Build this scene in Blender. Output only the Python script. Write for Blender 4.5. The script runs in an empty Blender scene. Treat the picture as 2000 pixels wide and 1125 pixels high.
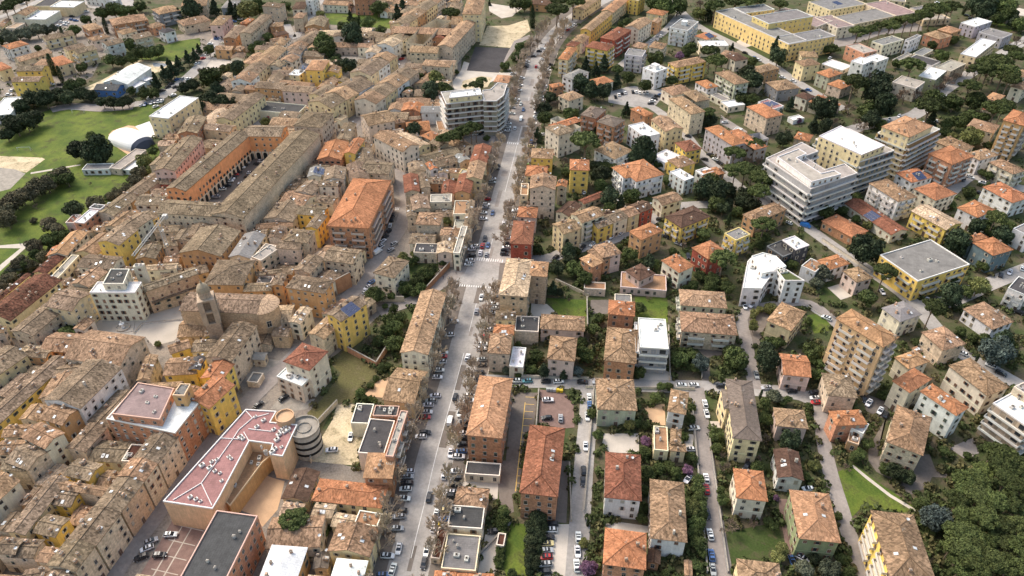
import bpy, math, random
from mathutils import Vector, Matrix
R_ = math.radians
# ---------------- camera, sky, sun, exposure ----------------
sc = bpy.context.scene
F_PX, PITCH, CAM_H = 1455.0, R_(37.6), 200.0
cam = bpy.data.objects.new("camera", bpy.data.cameras.new("camera"))
sc.collection.objects.link(cam); sc.camera = cam
cam.location = (0, 0, CAM_H); cam.rotation_euler = (math.pi/2 - PITCH, 0, 0)
cam.data.sensor_width = 36; cam.data.lens = F_PX/2000*36
cam.data.clip_start = 1; cam.data.clip_end = 20000
SUN_EL, SUN_AZ = R_(50), R_(-52)          # light comes from beyond and left
W = bpy.data.worlds.new("World"); sc.world = W; W.use_nodes = True
nt = W.node_tree; sky = nt.nodes.new("ShaderNodeTexSky"); sky.sky_type = 'NISHITA'
sky.sun_disc = False; sky.sun_elevation = SUN_EL; sky.sun_rotation = SUN_AZ
sky.air_density = 1.6; sky.dust_density = 5.0; sky.ozone_density = 0.6
bgn = nt.nodes["Background"]; nt.links.new(sky.outputs[0], bgn.inputs[0]); bgn.inputs[1].default_value = 0.15
sd = bpy.data.lights.new("sun", 'SUN'); sd.energy = 1.3; sd.angle = R_(18); sd.color = (1.0, 0.965, 0.91)
so = bpy.data.objects.new("sun", sd); sc.collection.objects.link(so)
sdir = Vector((math.sin(SUN_AZ)*math.cos(SUN_EL), math.cos(SUN_AZ)*math.cos(SUN_EL), math.sin(SUN_EL)))
so.rotation_euler = sdir.to_track_quat('Z', 'Y').to_euler(); so.location = (0, 0, 400)
sc.view_settings.view_transform = 'Standard'; sc.view_settings.look = 'None'
sc.view_settings.exposure = 0.84; sc.view_settings.gamma = 1.0
# ---------------- helpers ----------------
rnd = random.Random(7)
COL = sc.collection
def at(px, py, z=0.0):
    dx = (px-1000)/F_PX; dy = (562.5-py)/F_PX
    d = Vector((dx, math.cos(PITCH)+dy*math.sin(PITCH), -math.sin(PITCH)+dy*math.cos(PITCH)))
    t = (z-CAM_H)/d.z
    return Vector((d.x*t, d.y*t, z))
def pix(p):
    q = p-Vector((0, 0, CAM_H)); f = q.y*math.cos(PITCH)-q.z*math.sin(PITCH); u = q.y*math.sin(PITCH)+q.z*math.cos(PITCH)
    return 1000+F_PX*q.x/f, 562.5-F_PX*u/f
def ppm(p):          # pixels per metre at a point
    return F_PX/(p.y*math.cos(PITCH)-(p.z-CAM_H)*math.sin(PITCH))
class MB:
    def __init__(s): s.v = []; s.f = []; s.m = []; s.uv = []
    def face(s, pts, mi=0, uv=None):
        b = len(s.v); s.v += [tuple(p) for p in pts]; s.f.append(tuple(range(b, b+len(pts)))); s.m.append(mi)
        s.uv.append(uv or [(0, 0)]*len(pts))
    def box(s, x0, x1, y0, y1, z0, z1, mi=0, M=None):
        c = [Vector((x, y, z)) for z in (z0, z1) for x, y in ((x0, y0), (x1, y0), (x1, y1), (x0, y1))]
        if M: c = [M @ p for p in c]
        for q in ((0, 3, 2, 1), (4, 5, 6, 7), (0, 1, 5, 4), (1, 2, 6, 5), (2, 3, 7, 6), (3, 0, 4, 7)): s.face([c[i] for i in q], mi)
    def tube(s, p, q, r0, r1, n=5, mi=0, cap=True):
        d = (q-p); 
        if d.length < 1e-6: return
        a = d.normalized(); u = a.orthogonal().normalized(); w = a.cross(u)
        A = [p+(u*math.cos(t)+w*math.sin(t))*r0 for t in [2*math.pi*i/n for i in range(n)]]
        B = [q+(u*math.cos(t)+w*math.sin(t))*r1 for t in [2*math.pi*i/n for i in range(n)]]
        for i in range(n): s.face([A[i], A[(i+1) % n], B[(i+1) % n], B[i]], mi)
        if cap: s.face(B, mi); s.face(A[::-1], mi)
    def lathe(s, prof, n=14, mi=0, c=(0, 0)):
        for (r0, z0), (r1, z1) in zip(prof, prof[1:]):
            for i in range(n):
                a, b = 2*math.pi*i/n, 2*math.pi*(i+1)/n
                s.face([(c[0]+r0*math.cos(a), c[1]+r0*math.sin(a), z0), (c[0]+r0*math.cos(b), c[1]+r0*math.sin(b), z0),
                        (c[0]+r1*math.cos(b), c[1]+r1*math.sin(b), z1), (c[0]+r1*math.cos(a), c[1]+r1*math.sin(a), z1)], mi)
    def mesh(s, name, mats, smooth=False):
        me = bpy.data.meshes.new(name); me.from_pydata(s.v, [], s.f)
        for m in mats: me.materials.append(m)
        me.polygons.foreach_set("material_index", s.m)
        if smooth: me.polygons.foreach_set("use_smooth", [True]*len(s.f))
        ul = me.uv_layers.new(name="uv"); flat = [c for u in s.uv for p in u for c in p]; ul.data.foreach_set("uv", flat)
        me.update(); return me
    def build(s, name, mats, parent=None, color=None, loc=None, smooth=False):
        if not isinstance(mats, (list, tuple)): mats = [mats]
        return link(name, s.mesh(name, mats, smooth), parent, color, loc)
def link(name, data, parent=None, color=None, loc=None, rz=0.0, scale=None):
    o = bpy.data.objects.new(name, data); COL.objects.link(o)
    if parent is not None: o.parent = parent
    if color: o.color = color if len(color) == 4 else (*color, 1)
    if loc is not None: o.location = loc
    if rz: o.rotation_euler = (0, 0, rz)
    if scale is not None: o.scale = scale if hasattr(scale, '__len__') else (scale,)*3
    return o
# ---------------- materials ----------------
def mat(name, fn, rough=0.9, spec=0.2):
    m = bpy.data.materials.new(name); m.use_nodes = True; t = m.node_tree
    b = t.nodes["Principled BSDF"]; b.inputs["Roughness"].default_value = rough; b.inputs["Specular IOR Level"].default_value = spec
    fn(t, b); return m
def N(t, k, **kw):
    n = t.nodes.new(k)
    for a, v in kw.items(): setattr(n, a, v)
    return n
def noise(t, scale, detail=4, vec=None, rough=0.6):
    n = N(t, "ShaderNodeTexNoise"); n.inputs["Scale"].default_value = scale; n.inputs["Detail"].default_value = detail; n.inputs["Roughness"].default_value = rough
    if vec: t.links.new(vec, n.inputs["Vector"])
    return n.outputs["Fac"]
def rng(t, src, a, b, lo=0.3, hi=0.7):
    n = N(t, "ShaderNodeMapRange"); n.inputs[1].default_value = lo; n.inputs[2].default_value = hi
    n.inputs[3].default_value = a; n.inputs[4].default_value = b; t.links.new(src, n.inputs[0]); return n.outputs[0]
def mth(t, op, a, b):
    n = N(t, "ShaderNodeMath", operation=op)
    for i, x in enumerate((a, b)):
        if isinstance(x, (int, float)): n.inputs[i].default_value = x
        else: t.links.new(x, n.inputs[i])
    return n.outputs[0]
def scl(t, col, fac):
    n = N(t, "ShaderNodeVectorMath", operation='SCALE'); 
    if isinstance(col, tuple): n.inputs[0].default_value = col
    else: t.links.new(col, n.inputs[0])
    t.links.new(fac, n.inputs["Scale"]); return n.outputs[0]
def mixc(t, fac, a, b):
    n = N(t, "ShaderNodeMix", data_type='RGBA')
    if isinstance(fac, (int, float)): n.inputs[0].default_value = fac
    else: t.links.new(fac, n.inputs[0])
    for i, x in ((6, a), (7, b)):
        if isinstance(x, tuple): n.inputs[i].default_value = (*x, 1) if len(x) == 3 else x
        else: t.links.new(x, n.inputs[i])
    return n.outputs[2]
def coords(t, k="Object"): return N(t, "ShaderNodeTexCoord").outputs[k]
def mapping(t, vec, s):
    n = N(t, "ShaderNodeMapping"); n.inputs["Scale"].default_value = s; t.links.new(vec, n.inputs[0]); return n.outputs[0]
def bump(t, b, h, st=0.4, d=0.1):
    n = N(t, "ShaderNodeBump"); n.inputs["Strength"].default_value = st; n.inputs["Distance"].default_value = d
    t.links.new(h, n.inputs["Height"]); t.links.new(n.outputs[0], b.inputs["Normal"])
def oi(t): return N(t, "ShaderNodeObjectInfo")
def f_wall(t, b):
    o = oi(t); v = coords(t)
    a = rng(t, noise(t, .35, 5, v), .82, 1.12); c = rng(t, noise(t, 3.0, 3, v), .9, 1.08)
    s = rng(t, noise(t, .8, 3, mapping(t, v, (2.2, 2.2, .25))), .86, 1.06)
    t.links.new(scl(t, o.outputs["Color"], mth(t, 'MULTIPLY', mth(t, 'MULTIPLY', a, c), s)), b.inputs["Base Color"])
def f_tile(t, b):
    o = oi(t); uv = N(t, "ShaderNodeUVMap", uv_map="uv").outputs[0]
    wv = mapping(t, uv, (1, .6, 1))
    offs = N(t, "ShaderNodeVectorMath", operation='ADD'); t.links.new(wv, offs.inputs[0])
    cmb = N(t, "ShaderNodeCombineXYZ"); t.links.new(mth(t, 'MULTIPLY', o.outputs["Random"], 400), cmb.inputs[0]); t.links.new(cmb.outputs[0], offs.inputs[1])
    uo = offs.outputs[0]
    vor = N(t, "ShaderNodeTexVoronoi"); vor.inputs["Scale"].default_value = 2.0; t.links.new(uo, vor.inputs["Vector"])
    sep = N(t, "ShaderNodeSeparateColor"); t.links.new(vor.outputs["Color"], sep.inputs[0])
    big = rng(t, noise(t, .18, 4, uo, .65), .8, 1.16); mid = rng(t, noise(t, 2.2, 4, uo, .8), .6, 1.36)
    cell = rng(t, sep.outputs[0], .5, 1.5, 0, 1)
    pv = N(t, 'ShaderNodeTexVoronoi'); pv.distance = 'CHEBYCHEV'; pv.inputs['Scale'].default_value = .2; t.links.new(uo, pv.inputs['Vector']); ps = N(t, 'ShaderNodeSeparateColor'); t.links.new(pv.outputs['Color'], ps.inputs[0])
    big = mth(t, 'MULTIPLY', big, rng(t, ps.outputs[1], .84, 1.2, .2, .8)); k = mth(t, 'MULTIPLY', mth(t, 'MULTIPLY', big, mid), cell)
    al = o.outputs["Alpha"]                                    # alpha = how weathered the tiles are
    k = mth(t, 'ADD', mth(t, 'MULTIPLY', k, al), mth(t, 'SUBTRACT', 1.0, al))
    rows = N(t, "ShaderNodeTexWave"); rows.bands_direction = 'X'; rows.inputs["Scale"].default_value = .9; rows.inputs["Distortion"].default_value = .6
    t.links.new(uv, rows.inputs["Vector"]); k = mth(t, 'MULTIPLY', k, rng(t, rows.outputs["Fac"], .86, 1.08, 0, 1))
    base = scl(t, o.outputs["Color"], k)
    pale = mixc(t, mth(t, 'MULTIPLY', rng(t, noise(t, 1.8, 5, uo, .85), 0, .42, .54, .7), al), base, (.42, .31, .21))
    moss = mixc(t, mth(t, 'MULTIPLY', rng(t, noise(t, .8, 5, uo, .85), 0, .6, .55, .72), al), pale, (.07, .06, .03))
    t.links.new(moss, b.inputs["Base Color"]); bump(t, b, mid, .5, .15)
def f_flat(t, b):
    o = oi(t); v = coords(t); a = rng(t, noise(t, .22, 7, v, .75), .6, 1.18); c = rng(t, noise(t, 4, 3, v), .88, 1.08)
    w = N(t, "ShaderNodeTexBrick"); w.inputs["Scale"].default_value = .35; w.inputs["Mortar Size"].default_value = .012
    w.inputs["Color1"].default_value = (1, 1, 1, 1); w.inputs["Color2"].default_value = (.93, .93, .93, 1); w.inputs["Mortar"].default_value = (.7, .7, .7, 1)
    t.links.new(v, w.inputs["Vector"])
    t.links.new(scl(t, mixc(t, 1.0, o.outputs["Color"], scl(t, o.outputs["Color"], N_bw(t, w.outputs["Color"]))), mth(t, 'MULTIPLY', a, c)), b.inputs["Base Color"])
def N_bw(t, c):
    n = N(t, "ShaderNodeRGBToBW"); t.links.new(c, n.inputs[0]); return n.outputs[0]
def f_obj(t, b): t.links.new(oi(t).outputs["Color"], b.inputs["Base Color"])
def f_brickpat(t, b):
    o = oi(t); v = coords(t); w = N(t, "ShaderNodeTexNoise"); w.inputs["Scale"].default_value = 1.4; w.inputs["Detail"].default_value = 6; t.links.new(v, w.inputs["Vector"])
    a = rng(t, w.outputs["Fac"], .7, 1.25); c = rng(t, noise(t, .3, 4, v), .8, 1.15)
    t.links.new(scl(t, o.outputs["Color"], mth(t, 'MULTIPLY', a, c)), b.inputs["Base Color"])
def flatcol(c, sc1=.3, amt=.2, sc2=3.0):
    def f(t, b):
        v = coords(t); a = rng(t, noise(t, sc1, 5, v), 1-amt, 1+amt); d = rng(t, noise(t, sc2, 3, v), 1-amt*.5, 1+amt*.5)
        t.links.new(scl(t, c, mth(t, 'MULTIPLY', a, d)), b.inputs["Base Color"])
    return f
def mix3(c1, c2, c3, s1, s2):
    def f(t, b):
        v = coords(t); m = mixc(t, rng(t, noise(t, s1, 6, v, .65), 0, 1, .4, .6), c1, c2)
        m = mixc(t, rng(t, noise(t, s2, 5, v, .7), 0, 1, .52, .66), m, c3)
        t.links.new(scl(t, m, rng(t, noise(t, 1.5, 4, v, .7), .7, 1.3)), b.inputs["Base Color"])
    return f
def f_asphalt(c):
    def f(t, b):
        v = coords(t); m = scl(t, c, mth(t, 'MULTIPLY', rng(t, noise(t, .09, 7, v, .75), .7, 1.2), rng(t, noise(t, .9, 5, v, .75), .84, 1.14)))
        m = mixc(t, rng(t, noise(t, .035, 3, mapping(t, v, (1, .2, 1))), 0, .35, .55, .7), m, tuple(x*.6 for x in c))
        t.links.new(m, b.inputs["Base Color"])
    return f
def f_leaf(t, b):
    o = oi(t); g = N(t, "ShaderNodeNewGeometry")
    k = mth(t, 'MULTIPLY', rng(t, g.outputs["Random Per Island"], .55, 1.5, 0, 1), rng(t, o.outputs["Random"], .8, 1.2, 0, 1))
    c = scl(t, o.outputs["Color"], mth(t, 'MULTIPLY', k, rng(t, noise(t, 1.6, 3, coords(t)), .7, 1.3)))
    t.links.new(c, b.inputs["Base Color"])
M_WALL = mat("plaster", f_wall); M_BRICK = mat("brick_masonry", f_brickpat); M_TILE = mat("roof_tiles", f_tile, .95, .1); M_FLAT = mat("flat_roofing", f_flat)
M_OBJ = mat("painted", f_obj, .6, .4); M_GLASS = mat("window_glass", lambda t, b: b.inputs["Base Color"].__setattr__("default_value", (.025, .028, .033, 1)), .15, .5)
M_PAINT = mat("car_paint", f_obj, .28, .5); M_TYRE = mat("tyre_rubber", lambda t, b: b.inputs["Base Color"].__setattr__("default_value", (.02, .02, .02, 1)), .8)
M_CHROME = mat("lamp_lens", lambda t, b: b.inputs["Base Color"].__setattr__("default_value", (.55, .56, .56, 1)), .2, .6)
M_SOLAR = mat("solar_cells", lambda t, b: b.inputs["Base Color"].__setattr__("default_value", (.03, .04, .09, 1)), .25, .6)
M_LEAF = mat("foliage", f_leaf, .8, .15); M_BARK = mat("bark", flatcol((.2, .15, .11), 2, .3)); M_TWIG = mat("bare_twigs", lambda t, b: (f_obj(t, b)), .9)
M_BASE = mat("garden_soil", mix3((.052, .068, .022), (.105, .083, .053), (.035, .05, .016), .09, .16))
M_TOWN = mat("town_paving", mix3((.25, .21, .17), (.19, .165, .14), (.13, .115, .10), .12, .3))
M_GRASS = mat("meadow_grass", mix3((.055, .088, .014), (.12, .15, .024), (.06, .062, .022), .06, .13))
M_LAWN = mat("garden_lawn", mix3((.038, .06, .014), (.055, .07, .022), (.075, .065, .035), .12, .3))
M_OLIVE = mat("dry_lawn", mix3((.115, .105, .04), (.10, .085, .035), (.14, .115, .06), .08, .3))
M_ROAD = mat("worn_asphalt", f_asphalt((.33, .305, .28))); M_ROAD2 = mat("lane_asphalt", f_asphalt((.27, .235, .21))); M_DARK = mat("fresh_asphalt", f_asphalt((.06, .055, .056)))
M_PARK = mat("parking_surface", f_asphalt((.16, .135, .115)))
M_PAVE = mat("pale_paving", flatcol((.45, .40, .34), .15, .15)); M_DIRT = mat("sandy_ground", mix3((.55, .45, .30), (.42, .34, .22), (.2, .17, .09), .09, .25))
M_STONE = mat("piazza_stone", flatcol((.42, .37, .31), .1, .12)); M_TERRA = mat("terracotta_paving", flatcol((.5, .33, .2), .3, .12)); M_BROWNP = mat("red_brown_cobbles", flatcol((.19, .125, .105), .5, .2))
M_WHITE = mat("road_paint", flatcol((.62, .6, .57), .5, .25)); M_YEL = mat("yellow_road_paint", flatcol((.6, .4, .12), .5, .2)); M_CONC = mat("weathered_concrete", flatcol((.28, .25, .21), .4, .25))
M_WATER = mat("pool_cover", lambda t, b: b.inputs["Base Color"].__setattr__("default_value", (.22, .24, .26, 1)), .3)
# ---------------- setting: ground sheets, roads ----------------
LAYER = [0]
HARD = []      # polygons where no garden shrubs may stand (world xy)
def sheet(name, pts, m, z, hard=True):
    b = MB(); P = [at(x, y, 0) for x, y in pts]; c = sum(P, Vector())/len(P)
    LAYER[0] += 1; z += LAYER[0]*.0006
    area = sum(P[i].x*P[(i+1) % len(P)].y-P[(i+1) % len(P)].x*P[i].y for i in range(len(P)))
    if area < 0: P = P[::-1]
    b.face([p-c for p in P]); o = b.build(name, m, loc=(c.x, c.y, z)); o["kind"] = "structure"
    if hard: HARD.append([(p.x, p.y) for p in P])
    return o
def ribbon(pts, w, off=0.0):
    P = [Vector((p.x, p.y, 0)) for p in pts]; L = []; Rr = []
    for i, p in enumerate(P):
        d = (P[min(i+1, len(P)-1)]-P[max(i-1, 0)]).normalized(); n = Vector((-d.y, d.x, 0))
        L.append(p+n*(w/2-off)); Rr.append(p-n*(w/2+off))
    return L, Rr
def smooth_line(pts, z=0):
    P = [at(x, y, 0) for x, y in pts]; Q = []
    for i in range(len(P)-1):
        a, b, c, d = P[max(i-1, 0)], P[i], P[i+1], P[min(i+2, len(P)-1)]; n = max(2, int((c-b).length/6))
        for k in range(n):
            t = k/n; Q.append(.5*((2*b)+(c-a)*t+(2*a-5*b+4*c-d)*t*t+(3*b-a-3*c+d)*t*t*t))
    return Q+[P[-1]]
def road(name, pts, w, m, z, off=0.0, kerb=True):
    Q = smooth_line(pts); L, Rr = ribbon(Q, w, off); LAYER[0] += 1; z += LAYER[0]*.0006
    c = Q[len(Q)//2]; b = MB(); o3 = Vector((c.x, c.y, 0))
    for i in range(len(L)-1):
        b.face([Rr[i]-o3, Rr[i+1]-o3, L[i+1]-o3, L[i]-o3]); HARD.append([(v.x, v.y) for v in (Rr[i], Rr[i+1], L[i+1], L[i])])
    o = b.build(name, m, loc=(c.x, c.y, z)); o["kind"] = "structure"; return Q
# ---------------- buildings ----------------
RC = dict(o=(.345,.155,.078,.7), O=(.36,.205,.115,.65), t=(.262,.170,.105,.95), b=(.10,.06,.042,.6), r=(.20,.083,.052,.75), R=(.095,.040,.027,1.2), p=(.40,.295,.20,.95),
          P=(.30,.22,.205,.3), g=(.22,.21,.20,.3), s=(.075,.072,.072,.4), w=(.76,.75,.73,.1), e=(.38,.345,.295,.4), n=(.08,.10,.035,.6), G=(.165,.13,.105,.4), S=(.35,.185,.17,.3),
          T=(.185,.137,.094,1.0))
RN = dict(o="orange tiled", O="bright orange tiled", t="weathered tan tiled", b="dark brown tiled", r="red tiled", R="rusty dark red", p="pale pinkish tiled", P="mauve sheet",
          g="grey", s="dark slate grey", w="white", e="beige concrete", n="green planted", G="grey-brown tiled", S="red sheet", T="old brown tiled")
WC = dict(c=(.74,.66,.51), y=(.74,.60,.36), Y=(.80,.56,.15), o=(.56,.32,.16), O=(.62,.37,.17), k=(.46,.235,.13), a=(.52,.38,.25), r=(.36,.09,.06), w=(.78,.76,.72), p=(.66,.50,.42), l=(.50,.46,.47),
          e=(.60,.49,.36), s=(.28,.29,.30), n=(.45,.47,.33), g=(.27,.29,.16), T=(.16,.22,.23), B=(.10,.2,.42), d=(.06,.06,.065), M=(.55,.27,.16), A=(.72,.34,.16), q=(.74,.49,.28), h=(.80,.60,.25))
WN = dict(c="cream", y="pale yellow", Y="yellow", o="ochre orange", O="orange", k="brick", a="tan brick", r="dark red", w="white", p="pink", l="lilac grey", e="beige stone", s="grey", n="pale green",
          g="olive green", T="teal", B="blue", d="black", M="salmon red", A="orange-red", q="peach beige", h="pale yellow")
BRK = set("kearM")
SHUT = [(.07,.10,.075), (.16,.08,.05), (.36,.32,.25), (.08,.065,.05), (.46,.43,.38), (.22,.13,.08), (.30,.25,.18)]
def win_mesh(kind):
    b = MB(); w, h = (1.0, 1.55)
    b.box(-w/2-.1, w/2+.1, -.02, .05, -h/2-.1, h/2+.1, 2)            # surround
    if kind == 0:                                                 # glass, shutters folded back
        b.box(-w/2, w/2, .05, .075, -h/2, h/2, 1)
        for s in (-1, 1): b.box(min(s*w/2, s*w*.98), max(s*w/2, s*w*.98), .05, .13, -h/2, h/2, 0)
    elif kind == 1: b.box(-w/2, w/2, .05, .11, -h/2, h/2, 0); b.box(-.02, .02, .11, .13, -h/2, h/2, 2)
    elif kind == 2: b.box(-w/2, w/2, .05, .075, -h/2, h/2, 1); b.box(-w/2, w/2, .07, .1, h*.05, h/2, 0)
    else:
        b.box(-w/2, w/2, .05, .075, -h/2, h/2, 1); b.box(-.03, .03, .07, .1, -h/2, h/2, 2); b.box(-w/2, w/2, .07, .1, h*.14, h*.18, 2)
    b.box(-w/2-.16, w/2+.16, -.02, .16, -h/2-.17, -h/2-.1, 2)     # sill
    return b.mesh("window", [M_OBJ, M_GLASS, M_STONE])
WM = [win_mesh(i) for i in range(4)]
def door_mesh():
    b = MB(); b.box(-.75, .75, -.02, .06, 0, 2.7, 2); b.box(-.6, .6, .06, .09, 0, 2.5, 0); b.box(-.02, .02, .09, .11, 0, 2.5, 2); return b.mesh("door", [M_OBJ, M_GLASS, M_STONE])
DM = door_mesh()
def chim_mesh(k):
    b = MB(); b.box(-.4, .4, -.3, .3, -.8, 1.1, 0); b.box(-.5, .5, -.4, .4, 1.1, 1.22, 1)
    if k: 
        for s in (-.22, .22): b.box(s-.1, s+.1, -.12, .12, 1.22, 1.5, 0)
    else: b.box(-.3, .3, -.25, .25, 1.3, 1.45, 0)
    return b.mesh("chimney", [M_OBJ, M_CONC])
CM = [chim_mesh(0), chim_mesh(1)]
def skl_mesh(): 
    b = MB(); b.box(-.5, .5, -.65, .65, -.1, .12, 0); b.box(-.4, .4, -.55, .55, .12, .15, 1); return b.mesh("skylight", [M_CONC, M_CHROME])
SKM = skl_mesh()
def ac_mesh():
    b = MB(); b.box(-.9, .9, -.6, .6, 0, .9, 0); b.box(-.5, .5, -.4, .4, .9, 1.05, 1); b.tube(Vector((0, 0, 1.05)), Vector((0, 0, 1.15)), .3, .3, 8, 2); return b.mesh("rooftop_unit", [M_OBJ, M_CONC, M_TYRE])
ACM = ac_mesh()
def ant_mesh():
    b = MB(); b.tube(Vector((0, 0, -.3)), Vector((0, 0, 2.4)), .04, .03, 4); b.tube(Vector((-.7, 0, 2.2)), Vector((.7, 0, 2.2)), .025, .025, 4)
    for i in range(-3, 4): b.tube(Vector((i*.2, -.35, 2.2)), Vector((i*.2, .35, 2.2)), .015, .015, 3)
    return b.mesh("antenna", [M_CONC])
ANM = ant_mesh()
def dish_mesh():
    b = MB(); b.tube(Vector((0, 0, -.2)), Vector((0, 0, .8)), .05, .05, 5); b.lathe([(.02, .75), (.35, .85), (.5, 1.05)], 10); return b.mesh("satellite_dish", [M_CHROME])
DSM = dish_mesh()
def sun_mesh():
    b = MB(); 
    for i in range(3): b.box(-3+i*2.02, -1.04+i*2.02, -.8, .8, .05, .13, 0)
    b.box(-3.05, 3.05, -.85, .85, 0, .05, 1); return b.mesh("solar_panel", [M_SOLAR, M_CHROME])
SPM = sun_mesh()
FOOT = []      # footprints in world xy
THINGS = []    # (object, desc, photo x, photo y, category)
def jit(c, a=.09):
    k = 1+rnd.uniform(-a, a); return tuple(min(1, x*k*(1+rnd.uniform(-.03, .03))) for x in c[:3]) + tuple(c[3:])
def roof_planes(hx, hy, style, rise):
    """local roof: list of faces (pts, uv), ridge along x if hx>=hy (or forced)"""
    sw = (hy > hx) if style in 'hg' else (hy <= hx)
    a, b = (hy, hx) if sw else (hx, hy)
    def T(p): return (-p[1], p[0], p[2]) if sw else p
    k = math.sqrt(1+(rise/b)**2); F = []
    if style == 'h':
        r = max(a-b, 0.02); q = b*k
        F = [([(-a,-b,0),(a,-b,0),(r,0,rise),(-r,0,rise)], [(-a,0),(a,0),(r,q),(-r,q)]), ([(a,b,0),(-a,b,0),(-r,0,rise),(r,0,rise)], [(a,0),(-a,0),(-r,q),(r,q)]),
             ([(a,-b,0),(a,b,0),(r,0,rise)], [(-b,0),(b,0),(0,q)]), ([(-a,b,0),(-a,-b,0),(-r,0,rise)], [(b,0),(-b,0),(0,q)])]
    else:
        q = b*k
        F = [([(-a,-b,0),(a,-b,0),(a,0,rise),(-a,0,rise)], [(-a,0),(a,0),(a,q),(-a,q)]), ([(a,b,0),(-a,b,0),(-a,0,rise),(a,0,rise)], [(a,0),(-a,0),(-a,q),(a,q)])]
    return [([Vector(T(p)) for p in f], uv) for f, uv in F], sw, a, b
def add_windows(root, p0, p1, n, h, z0, wallc, dense, shut, kinds, door=False, maxw=46, far=False, band=False):
    """windows on wall p0->p1 (local xy), outward normal n"""
    L = (p1-p0).length
    if L < 2.6 or h < 2.4: return 0
    fl = max(1, round(h/3.25)); fh = h/fl; sp = dense*(1.25 if far else 1); nc = max(1, int((L-.9)/sp)); d = (p1-p0).normalized(); c = 0; rz = math.atan2(n.y, n.x)-math.pi/2
    for f in range(fl):
        for i in range(nc):
            if rnd.random() < (.24 if wallc in 'ea' else .1): continue
            p = p0+d*(L*(i+.5)/nc+rnd.uniform(-.28, .28)); z = z0+(f+.56)*fh
            if f == 0 and door and i == nc//2 and h > 5:
                link("door", DM, root, (*jit((.12,.075,.05)), 1), (p.x+n.x*.02, p.y+n.y*.02, z0), rz); continue
            k = rnd.choice(kinds); s = .85+.25*rnd.random() if f < fl-1 or fl < 3 else .72
            link("window", WM[k], root, (*jit(shut, .2), 1), (p.x+n.x*.02, p.y+n.y*.02, z), rz, (rnd.choice((1.6, 2.3, 1.9)), 1, 1.3) if band else ((.82 if wallc in 'ea' else 1.0), 1, s*(.85 if wallc in 'ea' else 1))); c += 1
            if c >= maxw: return c
    return c
def ccw(P):
    a = sum(P[i].x*P[(i+1) % len(P)].y-P[(i+1) % len(P)].x*P[i].y for i in range(len(P)))
    return P if a > 0 else P[::-1]
def inset(P, d):
    Q = []; n = len(P)
    for i in range(n):
        a, b, c = P[i-1], P[i], P[(i+1) % n]; u = (b-a).normalized(); v = (c-b).normalized()
        n1 = Vector((-u.y, u.x)); n2 = Vector((-v.y, v.x)); m = n1+n2
        if m.length < .1: m = n1
        m = m/m.length; k = d/max(.35, m.dot(n1)); Q.append(b+m*k)
    return Q
BAL_C = {}
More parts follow.
